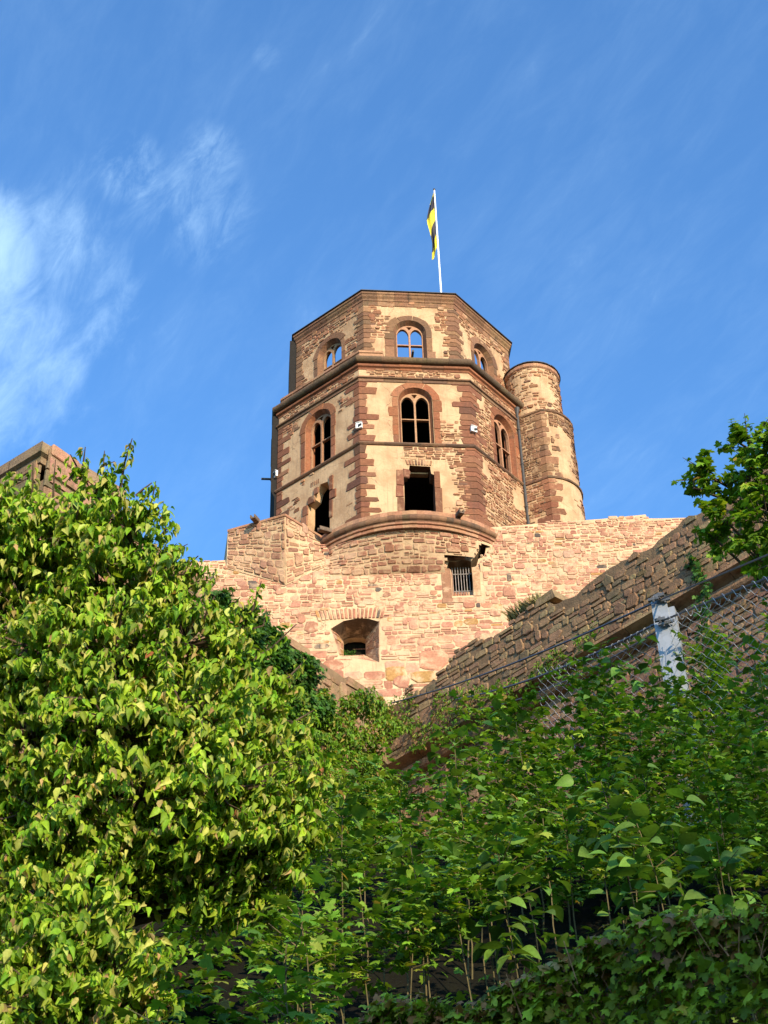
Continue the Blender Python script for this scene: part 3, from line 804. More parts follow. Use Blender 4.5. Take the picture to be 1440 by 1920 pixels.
me = bpy.data.meshes.new('flag'); me.from_pydata([(a - PX, b - PY, c - ft) for a, b, c in V], [], fs); me.materials.append(M_flag)
ul = me.uv_layers.new(name='UVMap')
for lp in me.loops: ul.data[lp.index].uv = UVs[lp.vertex_index]
me.polygons.foreach_set('use_smooth', [True] * len(fs))
fo = link(bpy.data.objects.new('flag', me)); fo.location = (PX, PY, ft)
tag(fo, 'limp black and yellow flag hanging from the white flagpole', 'flag')

# ------------------------------------------------------------------ bastion wall below the tower
def cy(z): return 62.0 - (48.0 - z) * 0.083
fC = affine((0, 62.0 - 48 * .083, 0), (1, 0, 0), (0, .083, 1), (0, -1, .083))
bast = thing('bastion_wall', 'sunlit rubble bastion wall with barred window and gun embrasure under the tower', 'wall', (2, 62, 38))
emb_out = [(-2.72, 41.6), (-2.45, 40.6), (-2.3, 39.95), (-.42, 39.5), (-.38, 41.95), (-.9, 42.16), (-1.45, 42.2), (-2.1, 42.06)]
emb_in = [(-2.15, 41.85), (-2.15, 41.3), (-2.15, 40.88), (-1.08, 40.86), (-1.08, 41.9), (-1.3, 42.0), (-1.6, 42.02), (-1.95, 41.98)]
win_hole = [(3.2, 43.4), (4.22, 43.42), (4.28, 45.15), (4.5, 45.3), (4.62, 45.75), (4.95, 46.0), (5.1, 46.75), (4.8, 46.55), (4.55, 46.05), (4.25, 45.62), (3.9, 45.72), (3.5, 45.6), (3.15, 45.66), (3.0, 45.2), (3.22, 45.1)]
mb = MB()
outer = [(-15, 30), (22, 30), (22, 48.1), (14, 48.12), (13.35, 48.15), (13.3, 48.42), (11, 48.2), (9, 48.1), (7, 47.95), (5.3, 47.85), (5.2, 47.0), (-3.1, 47.0), (-3.1, 46.2), (-7.2, 46.22), (-10, 46.05), (-15, 45.95)]
panel(mb, fC, outer, [emb_out, win_hole], 0, 0)
def keepC(u, v, a, b):
    if v + b > np.interp(u, [-15, -10, -7.2, -3.1, -3.09, 5.2, 5.3, 9, 13.3, 13.35, 22], [45.95, 46.05, 46.22, 46.2, 47, 47, 47.85, 48.1, 48.42, 48.15, 48.1]) + .06: return False
    for q in ((-a, -b), (a, -b), (a, b), (-a, b), (0, 0)):
        if inside(emb_out, u + q[0], v + q[1]) or inside(win_hole, u + q[0], v + q[1]): return False
    if 2.65 < u < 4.75 and 43.1 < v < 45.2: return False
    if -3.4 < u < -.2 and 42.0 < v < 42.75: return False
    return R_.random() > .05
rubble(mb, fC, -14, 18, 36.6, 48.6, keepC, CUR, lambda v: .58 - .34 * soft(v, 37.5, 42.0) - .05 * soft(v, 43, 48), (.15, .46), .03, .022, 1, .26, .14)
for i in range(17):                                   # flat arch over the embrasure
    u = -3.3 + i * .185; q = (i - 9) * .02; b0 = 42.02 + .17 * math.sqrt(max(0, 1 - ((u + 1.5) / 1.9) ** 2))
    stone(mb, fC, [(u, b0), (u + .12, b0), (u + .12 + q, b0 + .62 + R_.uniform(-.12, .12)), (u + q, b0 + .62)], .05, pick([(3, (.31, .13, .078)), (2, (.36, .165, .10)), (.5, (.40, .2, .07)), (.3, (.12, .09, .07))]), 1, .02)
mb.build('masonry', [M_mortar, M_curtain], bast)
mb = MB()
loft(mb, fC, emb_out[:5], 0, emb_in[:5], -1.25, 0, (.5, .3, .2), closed=False)
loft(mb, fC, emb_out[4:] + emb_out[:1], 0, emb_in[4:] + emb_in[:1], -1.25, 1, (.13, .08, .05), closed=False)  # soffit: dark brown colour stands in for the shade under the vault
loft(mb, fC, emb_in, -1.25, emb_in, -1.6, 0, (.3, .2, .12))
def quadf(P00, P10, P11, P01, W_, H_):
    P00, P10, P11, P01 = (np.asarray(q, float) for q in (P00, P10, P11, P01))
    nn = np.cross(P10 - P00, P01 - P00); nn /= np.linalg.norm(nn)
    def f(u, v, w):
        u, v, w = np.broadcast_arrays(np.asarray(u, float) / W_, np.asarray(v, float) / H_, np.asarray(w, float))
        u = u[..., None]; v = v[..., None]
        return (P00 * (1 - u) + P10 * u) * (1 - v) + (P01 * (1 - u) + P11 * u) * v + w[..., None] * nn
    return f
qf = quadf(fC(-1.1, 40.92, -1.25), fC(-.42, 39.5, 0), fC(-.38, 41.95, 0), fC(-1.1, 41.75, -1.25), 1.4, 2)
rubble(mb, qf, .05, 1.4, .05, 2, lambda *a: True, PINK, .3, (.3, .6), .02, .02)
qf = quadf(fC(-2.3, 39.95, 0), fC(-.42, 39.5, 0), fC(-1.1, 40.92, -1.25), fC(-2.13, 40.92, -1.25), 1.8, 1.6)
rubble(mb, qf, .05, 1.75, .05, 1.6, lambda *a: True, CUR, .45, (.4, .8), .02, .02)
qf = quadf(fC(-2.3, 39.95, 0), fC(-2.15, 40.88, -1.25), fC(-2.15, 41.85, -1.25), fC(-2.72, 41.6, 0), 1.5, 1.6)
rubble(mb, qf, .1, 1.45, .1, 1.55, lambda *a: True, CUR, .36, (.3, .7), .02, .02)
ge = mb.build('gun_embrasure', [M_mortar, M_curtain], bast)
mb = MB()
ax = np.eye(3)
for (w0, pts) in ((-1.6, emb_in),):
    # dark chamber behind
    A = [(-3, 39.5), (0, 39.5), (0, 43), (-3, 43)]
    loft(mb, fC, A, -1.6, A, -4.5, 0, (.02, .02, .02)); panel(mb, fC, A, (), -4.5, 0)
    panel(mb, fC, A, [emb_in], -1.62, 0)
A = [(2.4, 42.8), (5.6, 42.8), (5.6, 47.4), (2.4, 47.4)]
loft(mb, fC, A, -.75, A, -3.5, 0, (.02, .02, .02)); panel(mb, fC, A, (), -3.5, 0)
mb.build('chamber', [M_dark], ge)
mb = MB()
for i in range(5):
    mb.box(fC(-1.66 + i * .125, 41.38, -1.75), .11, .04, .62, 0, jit((.34, .13, .07)))
mb.build('plank_barrier', M_wood, ge)
mb = MB()
loft(mb, fC, win_hole, 0, win_hole, -.9, 0, (.3, .2, .13))
for (a, b, c, d) in ((2.74, 43.25, 3.18, 45.15), (4.26, 43.35, 4.62, 45.2), (2.7, 42.98, 4.4, 43.28)):
    stone(mb, fC, stone_poly(a, b, c, d, .05), .04, pick(PINK), 1, .02)
loft(mb, fC, [(3.18, 45.1), (3.18, 43.3)], .03, [(3.3, 45.1), (3.3, 43.4)], -.3, 1, pick(PINK), False, True)
for (a, b, c, d) in ((2.75, 45.2, 3.0, 45.45), (2.95, 45.62, 3.2, 46.0), (3.4, 45.75, 4.1, 46.15), (4.7, 45.3, 4.95, 45.6), (4.95, 45.6, 5.25, 45.9), (5.1, 46.0, 5.4, 46.3), (4.72, 45.85, 4.85, 46.0)):
    stone(mb, fC, stone_poly(a, b, c, d, .25), .1, pick([(1, (.56, .4, .25)), (1, (.46, .27, .17))]), 1, .06)
bw_ = mb.build('barred_window', [M_mortar_old, M_curtain], bast)
mb = MB()
for i in range(7):
    u = 3.3 + i * .137; mb.tube([fC(u, 43.8, -.32), fC(u, 45.5, -.32)], .017, 5)
for z in (43.95, 45.05): mb.tube([fC(3.15, z, -.30), fC(4.3, z, -.30)], .024, 5)
mb.build('window_bars', M_iron, bw_)
mb = MB()
for i in range(8): mb.box(fC(3.28 + i * .13, 43.72, -.4), .105, .1, .5, 1, pick(CUR))
mb.build('brick_sill', [M_mortar, M_curtain], bw_)

# round bay with heavy cornice
RC = np.array([1.25, 66.4]); RR = 6.10
fB_ = cyl(RC, RR, -pi / 2)
a0, a1 = -math.radians(46) * RR, math.radians(42.5) * RR
zb0, zb1 = 44.9, 47.0
def bhole(u, v):
    x = RC[0] + RR * sin(u / RR); e = .12 * fbm(x * 3, v * 3, 2)
    return (2.95 + e < x < 4.65 + e and v < 45.62 + e) or (abs(x - 4.55 - .5 * (v - 45.5) - e) < .26 and v < 46.5)
def fbay(u, v, w):
    u, v, w = np.broadcast_arrays(np.asarray(u, float), np.asarray(v, float), np.asarray(w, float))
    P = fB_(u, v, w); s = np.clip((v - zb0) / (zb1 - zb0), 0, 1) ** .8
    yc = 62.0 - (48.0 - v) * .083 - w
    P[..., 1] = P[..., 1] * s + (yc - .02) * (1 - s)
    return P
mb = MB(); nu = 64; nv = 18
us = np.linspace(a0, a1, nu); vs = np.linspace(zb0, zb1, nv)
V = np.concatenate([fbay(us, v, 0) for v in vs])
mb.add(V, [(j * nu + i, j * nu + i + 1, (j + 1) * nu + i + 1, (j + 1) * nu + i) for j in range(nv - 1) for i in range(nu - 1) if not bhole((us[i] + us[i + 1]) / 2, (vs[j] + vs[j + 1]) / 2)], 0)
rubble(mb, fbay, a0 + .1, a1 - .1, zb0, zb1 - .25, lambda u, v, a, b: not any(bhole(u + p, v + q) for p in (-a, 0, a) for q in (-b, b)), [(4, (.32, .142, .086)), (4, (.37, .18, .112)), (2, (.27, .118, .072)), (1, (.42, .24, .15))], .22, (.2, .6), .045, .03, 1, .22, .1)
rb = mb.build('round_bay', [M_mortar, M_curtain], bast)
us = np.linspace(a0 - .12, a1 + .15, 28)
path = [fB_(u, 0, 0)[:2] for u in us]; nrm = [(fB_(u, 0, 1) - fB_(u, 0, 0))[:2] for u in us]
mb = MB(); sweep(mb, path, nrm, [(-.5, 47.70), (.10, 47.68), (.12, 47.65), (.12, 47.43), (.0, 47.40)], 0, PINK, False, 1.1); mb.build('parapet_band', M_ashlar, rb)
pr = [(-.1, 47.41)] + [(.10 + .15 * cos(math.radians(80 - i * 20)), 47.23 + .17 * sin(math.radians(80 - i * 20))) for i in range(9)] + [(.08, 47.0), (-.1, 46.98)]
mb = MB(); sweep(mb, path, nrm, pr, 0, MOULD, False, 1.1); mb.build('cornice', M_cornice, rb)
mb = MB(); sweep(mb, path, nrm, [(-.1, 46.98), (.11, 46.98), (.13, 46.94), (.11, 46.87), (.03, 46.85), (.02, 46.68), (-.02, 46.66)], 0, PINK, False, 1.1); mb.build('lower_moulding', M_ashlar, rb)
mb = MB(); P = [fB_(u, 47.6, 0) for u in us]
mb.add(P + [(5.4, 66, 47.6), (-3.2, 66, 47.6)], [tuple(range(len(P) + 2))]); mb.build('terrace', M_mortar_old, rb)
# angular bay left of it
zt_ = 47.6
A, B, C_ = np.array([-7.87, 61.40, zt_]), np.array([-4.92, 60.24, zt_]), np.array([-3.05, 62.3, zt_])
A_, B_, C2 = np.array([-7.9, cy(45.6) - .04, 45.6]), np.array([-4.9, cy(44.4) - .04, 44.4]), np.array([-2.9, cy(45.6) - .04, 45.6])
mb = MB()
for (p0, p1, p2, p3) in ((A_, B_, B, A), (B_, C2, C_, B)):
    W_ = np.linalg.norm(p1[:2] - p0[:2]); H_ = 2.4
    f = quadf(p0, p1, p2, p3, W_, H_)
    g = [f(W_ * i / 8, H_ * j / 8, 0) for j in range(9) for i in range(9)]
    mb.add(g, [(j * 9 + i, j * 9 + i + 1, j * 9 + i + 10, j * 9 + i + 9) for j in range(8) for i in range(8)], 0)
    rubble(mb, f, .03, W_ - .03, .05, H_, lambda *a: True, [(3, (.33, .165, .10)), (3, (.39, .21, .13)), (2, (.44, .25, .155)), (1, (.28, .14, .09))], .22, (.2, .55), .04, .024, 1, .22, .1)
Ab, A_b = A + np.array([-.55, 3.0, 0]), A_ + np.array([-.45, 3.0, 0])
mb.add([A_b, A_, A, Ab], [(0, 1, 2, 3)], 0); mb.add([A, B, C_, C_ + np.array([0, 3, 0]), Ab], [(0, 1, 2, 3, 4)], 0)
ab = mb.build('angular_bay', [M_mortar, M_curtain], bast)
mb = MB()
d1 = np.array([-.37, -.93]); d2 = np.array([.75, -.66])
sweep(mb, [A[:2], B[:2], C_[:2]], [d1, (d1 + d2) / 1.3, d2], [(-.35, 47.75), (.04, 47.72), (.06, 47.68), (.05, 47.58), (-.02, 47.56)], 0, PINK, False, 1.2)
mb.build('coping', M_ashlar, ab)
def spout(P, d, parent, L=.55):
    d = np.array([d[0], d[1], -.08]); d /= np.linalg.norm(d); s = np.cross(d, [0, 0, 1]); s /= np.linalg.norm(s); u = np.cross(s, d)
    mb = MB(); P = np.array(P)
    for (a, b, w_, h_) in ((0, -.06, .26, .07), (-.11, .03, .06, .18), (.11, .03, .06, .18)):
        mb.box(P + d * L / 2 + s * a + u * b, L, w_, h_, 0, (.16, .11, .08), np.array([d, s, u]))
    mb.build('water_spout', M_cornice, parent)
u = -math.radians(40) * RR; spout(fB_(u, 47.62, .05), (fB_(u, 0, 1) - fB_(u, 0, 0))[:2] + np.array([-.3, .2]), rb, .7)
u = math.radians(23) * RR; spout(fB_(u, 47.60, .05), (fB_(u, 0, 1) - fB_(u, 0, 0))[:2], rb)
spout(A + (B - A) * .52 + np.array([0, 0, .1]), (-.37, -.93), ab); spout(A_ + np.array([-.2, 1.2, .7]), (-1, -.1), ab, .8)

# ------------------------------------------------------------------ wing walls meeting in the angle below the bastion
VP_ = np.array([-.08, 27.0]); ZW, ZSTR = 16.46, 15.0
RD = np.array([.675, -.738]); RD = RD / np.linalg.norm(RD)
LD = np.array([-.594, -.804]); LD = LD / np.linalg.norm(LD)
RLEN = 17.0
sal = at_z(75, 880, ZW + .2)                                    # salient corner of the left wall
LLEN = float((sal[:2] - VP_) @ LD)
fWR = wall_frame(VP_, VP_ + RD * RLEN)                            # u from the angle towards the camera
fWL = wall_frame(VP_ + LD * LLEN, VP_)                            # u from the salient to the angle
def wing(name, f, L, label, top_fn, und, big):
    th = thing(name, label, 'wall', tuple(f(L / 2, ZW - 6, 0)))
    tops = [(u, top_fn(u)) for u in np.linspace(0, L, int(L / .14))]
    mb = MB()
    outl = [(0, ZSTR), (L, ZSTR)] + [(u, z - .04) for u, z in tops[::-1]]
    plate(mb, f, outl, [], -.85, 0, 0)
    def kp(u, v, a, b): return v + b < top_fn(u) + .05 and R_.random() > .06 and fbm(u * 1.1, v * 1.6, 31) > -.6
    rubble(mb, f, 0, L, ZSTR + .02, ZW + .9, kp, OLD, .22 if big else .125, (.10, .32), .024, .008, 1, .32, .15, 4)
    u = 0
    while u < L - .2:                                             # uneven coping stones along the top
        wd = R_.uniform(.35, .8) * (1.5 if big else 1)
        if R_.random() < (.85 if big else .14):
            z = top_fn(u + wd / 2)
            h = R_.uniform(.0, .1) if not big else R_.uniform(.04, .11)
            c = pick(OLD); q = .03
            P = [f(min(u + a, L), z + b, w) for w in (.03, -.9) for a, b in ((q, -.12), (wd - q, -.12 + R_.uniform(-.05, .05)), (wd - q * 3, h), (q * 3, h * R_.uniform(.6, 1)))]
            mb.add(P, [(0, 1, 2, 3), (7, 6, 5, 4), (0, 4, 5, 1), (1, 5, 6, 2), (2, 6, 7, 3), (3, 7, 4, 0)], 1, c)
        u += wd
    mb.build('parapet', [M_mortar_old, M_oldwall], th)
    mb = MB()
    e0, e1 = f(0 if big else -.3, 0, 0)[:2], f(L + .3 if big else L, 0, 0)[:2]; nn = (f(0, 0, 1) - f(0, 0, 0))[:2]
    pr = [(-.3, 15.02), (.07, 15.0), (.08, 14.94), (.0, 14.9), (-.10, 14.86)] + [(-.19 + .12 * cos(math.radians(70 - i * 28)), 14.72 + .12 * sin(math.radians(70 - i * 28))) for i in range(6)] + [(-.26, 14.58), (-.4, 14.55)]
    sweep(mb, [e0, e1], [nn, nn], pr, 0, OLD, False, 1.1)
    mb.build('cornice', M_cornice, th)
    mb = MB()
    fl = affine(f(0, 0, -.24) - 14.6 * np.array([nn[0] * -.1, nn[1] * -.1, 0]), f(1, 0, 0) - f(0, 0, 0), np.array([nn[0] * -.1, nn[1] * -.1, 1.0]), f(0, 0, 1) - f(0, 0, 0))
    panel(mb, fl, rect(-.7 if not big else 0, 3, L if not big else L + .7, 14.62), (), 0, 0)
    rubble(mb, fl, 0, L, und, 14.55, lambda *a: True, [(4, (.19, .10, .068)), (3, (.23, .125, .085)), (2, (.15, .08, .055)), (1, (.22, .155, .10))], .2, (.15, .42), .028, .012, 1, .3, .13, 2)
    mb.build('lower_wall', [M_mortar_old, M_oldwall], th)
    return th, fl
def top_R(u): return ZW + .15 * fbm(u * .9, 3.0, 1) + .12 * fbm(u * 3.5, 1.0, 6) + (.12 if 1.9 < u < 2.6 else 0) - (.16 if u < 1.6 else 0) + (.1 if 3.6 < u < 4.6 else 0) - .12 * soft(u, 4.6, 5.2) + .1 * soft(u, 6, 8)
def top_L(u): return ZW + .10 * fbm(u * .8, 9.0, 4) - .05
wr_, fLR = wing('wing_wall', fWR, RLEN, 'dark mossy wing wall with ragged top running up behind the steel post', top_R, 9, False)
wl_, fLL = wing('wing_wall', fWL, LLEN, 'ivy covered wing wall with heavy coping blocks running up behind the leafy tree', top_L, 8.5, True)
# salient corner: projecting cap
B2 = sal[:2] + np.array([-.80, .60]) * 9.0
fWS = wall_frame(B2, sal[:2])
cs = thing('corner_bastion', 'brown stone corner with projecting mossy cap above the leafy tree', 'wall', (sal[0], sal[1], 10))
mb = MB()
panel(mb, fWS, rect(0, 5, 9.0, ZW + .6)); rubble(mb, fWS, 5.5, 9.0, 13.5, ZW + .55, lambda *a: True, OLD, .35, (.4, .8), .05, .025)
f5 = affine(fWL(0, 0, .02), fWL(1, 0, 0) - fWL(0, 0, 0), (0, 0, 1), fWL(0, 0, 1) - fWL(0, 0, 0))
panel(mb, f5, rect(0, 13.5, 1.65, ZW + .6)); rubble(mb, f5, .02, 1.65, 13.5, ZW + .7, lambda *a: True, [(1, (.36, .18, .12)), (1, (.31, .155, .10))], .42, (.5, .9), .05, .02)
quoins(mb, fWS, 9.0, f5, 12.0, ZW + .3, OLD, (.7, 1.0), (.4, .6), (.35, .5))
q0 = np.array([sal[0], sal[1], 0.]); q1 = fWL(0, 0, -.9); q1[2] = 0
mb.add([q0 + [0, 0, 5], q1 + [0, 0, 5], q1 + [0, 0, 14.7], q0 + [0, 0, 14.7]], [(0, 1, 2, 3)])
rubble(mb, fWS, 4.5, 8.98, 8.5, 13.5, lambda *a: True, OLD, .3, (.3, .7), .04, .02)
mb.build('wall', [M_mortar_old, M_oldwall], cs)
mb = MB()
e2 = fWL(1.7, 0, 0)[:2]
n1_ = (fWS(0, 0, 1) - fWS(0, 0, 0))[:2]; n2_ = (fWL(0, 0, 1) - fWL(0, 0, 0))[:2]
nm = (n1_ + n2_); nm = nm / (1 + n1_ @ n2_)
sweep(mb, [B2, sal[:2], e2], [n1_, nm, n2_], [(-1.2, ZW + .5), (-.05, ZW + .74), (.12, ZW + .68), (.13, ZW + .46), (.06, ZW + .42), (.05, ZW + .3), (-.05, ZW + .28)], 0, [(1, (.2, .13, .08)), (1, (.25, .16, .1))], False, .9)
mb.build('cap', M_oldwall, cs)

# ------------------------------------------------------------------ rockfall fence
fence = thing('rockfall_fence', 'grey steel post with wire net and cables below the right wing wall', 'fence', (2.7, 12.5, 6.2))
pt_ = at_d(1231, 1126, 15.0)
UPX = np.array([0, 0, 1.0])
ea = np.array([.93, -.37, 0]); eb = np.array([.37, .93, 0])       # flange width and web direction of the post
mb = MB(); H_ = 2.6; c = pt_ + np.array([.02, 0, -H_ / 2])
axp = np.array([ea, eb, UPX])
mb.box(c, .15, .012, H_, ax=axp); mb.box(c + eb * .14 + np.array([0, 0, -.05]), .15, .012, H_ - .1, ax=axp); mb.box(c + eb * .07 + np.array([0, 0, -.03]), .01, .13, H_ - .06, ax=axp)
mb.box(c + ea * .10 + eb * .05 + np.array([0, 0, -.05]), .07, .09, H_ - .1, ax=axp)
post = mb.build('steel_post', M_galv, fence)
mb = MB()
tp = pt_ + np.array([.02, 0, 0])
for (o, r) in (((-.06, -.05, -.02), .02), ((0, -.05, .02), .025), ((.05, -.05, -.03), .018), ((-.03, -.06, -.26), .022), ((.05, -.06, -.29), .018), ((0.0, -.05, -.3), .02)):
    if o[2] == -.26: mb.build('cable_clamp', M_cable, post); mb = MB()
    q = tp + np.array(o); mb.tube([q - ea * .05, q + ea * .05], r, 6); mb.tube([q - UPX * .03, q + UPX * .03], r * .6, 6)
mb.build('cable_clamp', M_cable, post)
mb = MB()
def sag(A, B, s, n=14): return [A + (B - A) * k + np.array([0, 0, -s * 4 * k * (1 - k)]) for k in np.linspace(0, 1, n)]
Ctop = at_d(1455, 1034, 12.0); V1 = at_d(735, 1318, 24.0)
Clow = at_d(1460, 1075, 12.4); V2 = at_d(852, 1312, 22.5); tq = tp + np.array([0, -.06, -.27])
mb.tube(sag(tp, Ctop, .0), .009, 5); mb.tube(sag(tp, V1, .10), .012, 5)
mb.tube(sag(tq, Clow, .0), .011, 5); mb.tube(sag(tq, V2, .12), .013, 5)
mb.tube(sag(tq + np.array([0, .1, -.02]), V2 + np.array([0, .3, -.05]), .18), .01, 5)
mb.build('cable', M_cable, fence)
mb = MB()
def coil(A, B, s, k0, k1, turns, r):
    n = turns * 9; P = []
    for i in range(n):
        k = k0 + (k1 - k0) * i / (n - 1); p = A + (B - A) * k + np.array([0, 0, -s * 4 * k * (1 - k)])
        a = 2 * pi * turns * i / (n - 1); P.append(p + np.array([.25 * r * cos(a), r * cos(a) * .8, r * sin(a) - r * .5]))
    mb.tube(P, .003, 4)
coil(tq, V2, .12, .03, .42, 17, .036); coil(tq, Clow, .0, .03, .95, 11, .042)
# diagonal wire net hung from the lower cable
def net(A, B, s, drop, nn, nm):
    top = lambda k: A + (B - A) * k + np.array([0, 0, -s * 4 * k * (1 - k)])
    dn = np.array([.02, .30, -1.0]) * drop
    cell = 1.0 / nn
    for sg in (1, -1):
        for i in range(-nm, nn + nm):
            P = []
            for j in range(nm + 1):
                k = (i + .5 * sg * j + (.07 if j % 2 else -.07)) * cell
                if -0.001 <= k <= 1.001:
                    q = j / nm
                    P.append(top(k) + dn * q + np.array([0, .02 * sin(7 * k + 5 * q), 0]))
            if len(P) > 1: mb.tube(P, .0024, 3)
net(tq, Clow, .0, 1.2, 11, 26); net(tq, tq + (V2 - tq) * .5, .1, 1.0, 15, 20)
mb.build('wire_net', M_wire, fence)

# ------------------------------------------------------------------ foliage
OV = (np.array([(0, 0, 0), (.35, 0, -.03), (.7, 0, -.11), (1, 0, -.30), (.18, .21, .13), (.5, .27, .13), (.80, .13, -.06), (.18, -.21, .13), (.5, -.27, .13), (.80, -.13, -.06)]),
      [(0, 1, 4), (1, 2, 5, 4), (2, 3, 6, 5), (0, 7, 1), (1, 7, 8, 2), (2, 8, 9, 3)])
_mo = [(0, 0, 0), (-.02, .22, .02), (-.08, .50, -.06), (.20, .36, .02), (.48, .62, -.10), (.52, .24, .02), (.74, .26, -.04), (1.0, 0, -.14),
       (.74, -.26, -.04), (.52, -.24, .02), (.48, -.62, -.10), (.20, -.36, .02), (-.08, -.50, -.06), (-.02, -.22, .02)]
MA = (np.array([(.32, 0, .03)] + _mo), [(0, 1 + i, 1 + (i + 1) % 14) for i in range(14)])
_bx = [.0, .07, .18, .32, .48, .64, .79, .91, 1.0]; _bw = [.03, .17, .30, .37, .36, .29, .19, .09, .005]
_bv = []
for _x, _w in zip(_bx, _bw): _bv += [(_x, -_w, .10 * _w / .37 - .30 * _x * _x + .05 * _w), (_x, 0, -.30 * _x * _x), (_x, _w, .10 * _w / .37 - .30 * _x * _x)]
OVB = (np.array(_bv), [q for i in range(8) for q in ((3 * i, 3 * i + 3, 3 * i + 4, 3 * i + 1), (3 * i + 1, 3 * i + 4, 3 * i + 5, 3 * i + 2))])
SM = (np.array([(0, 0, 0), (.4, .3, .05), (1, 0, -.15), (.4, -.3, .05)]), [(0, 2, 1), (0, 3, 2)])

def unit(a): return a / (np.linalg.norm(a, axis=-1, keepdims=True) + 1e-9)
class Leaves:
    def __init__(self): self.p = []; self.a = []; self.n = []; self.L = []; self.W = []; self.c = []; self.k = []
    def add(self, p, a, n, L, W=1.0, c=(.1, .2, .03), k=1.0):
        self.p.append(p); self.a.append(a); self.n.append(n); self.L.append(L); self.W.append(W); self.c.append(c); self.k.append(k)
    def build(self, name, tmpl, mat, parent=None):
        T, faces = tmpl
        p = np.array(self.p); a = unit(np.array(self.a)); n = np.array(self.n); L = np.array(self.L)[:, None, None]; W = np.array(self.W)[:, None, None]
        k = np.array(self.k)[:, None, None]
        s = unit(np.cross(n, a)); n = np.cross(a, s)
        V = p[:, None, :] + L * (T[None, :, 0:1] * a[:, None] + W * T[None, :, 1:2] * s[:, None] + k * T[None, :, 2:3] * n[:, None])
        if parent is not None: V = V - parent_world(parent)
        N = len(p); nv = len(T)
        li = np.concatenate([np.array(f) for f in faces]); ls = np.cumsum([0] + [len(f) for f in faces])[:-1]; nl = len(li)
        me = bpy.data.meshes.new(name)
        me.vertices.add(N * nv); me.vertices.foreach_set('co', V.astype(np.float32).ravel())
        me.loops.add(N * nl); me.loops.foreach_set('vertex_index', (li[None] + (np.arange(N) * nv)[:, None]).astype(np.int32).ravel())
        me.polygons.add(N * len(faces)); me.polygons.foreach_set('loop_start', (ls[None] + (np.arange(N) * nl)[:, None]).astype(np.int32).ravel())
        me.update(calc_edges=True); me.validate()
        at = me.attributes.new('tint', 'FLOAT_COLOR', 'POINT')
        C = np.concatenate([np.array(self.c), np.ones((N, 1))], 1)
        at.data.foreach_set('color', np.repeat(C, nv, 0).astype(np.float32).ravel())
        me.materials.append(mat)
        return link(bpy.data.objects.new(name, me), parent)
def rv(s=1.0): return NP.normal(size=3) * s
def tone(pal, k=.22):
    r = R_.random() * sum(p[0] for p in pal)
    for p in pal:
        r -= p[0]
        if r <= 0: break
    a = 1 + R_.uniform(-k, k)
    return tuple(q * a * (1 + R_.uniform(-.12, .12)) for q in p[1])
DOG = [(5, (.20, .345, .018)), (5, (.29, .40, .03)), (2.5, (.12, .25, .014)), (3, (.42, .44, .10)), (.5, (.44, .32, .12)), (.05, (.34, .13, .05))]
MAP = [(5, (.125, .25, .02)), (4, (.17, .31, .025)), (3, (.08, .175, .014)), (1.4, (.25, .33, .035)), (.15, (.32, .24, .06))]
HED = [(5, (.25, .32, .018)), (4, (.32, .39, .026)), (3, (.13, .175, .010)), (1.0, (.36, .27, .03)), (.9, (.38, .17, .05))]
HTOP = HED + [(2, (.38, .17, .06)), (1.5, (.30, .20, .07))]
BIG = [(4, (.09, .18, .025)), (3, (.115, .215, .03)), (2, (.07, .145, .022))]
YEL = [(4, (.13, .25, .018)), (3, (.18, .26, .03)), (2, (.08, .16, .02)), (1, (.28, .24, .05)), (.4, (.32, .18, .07))]
IVY = [(5, (.045, .12, .018)), (4, (.065, .16, .02)), (2, (.09, .19, .025)), (2, (.03, .08, .015))]

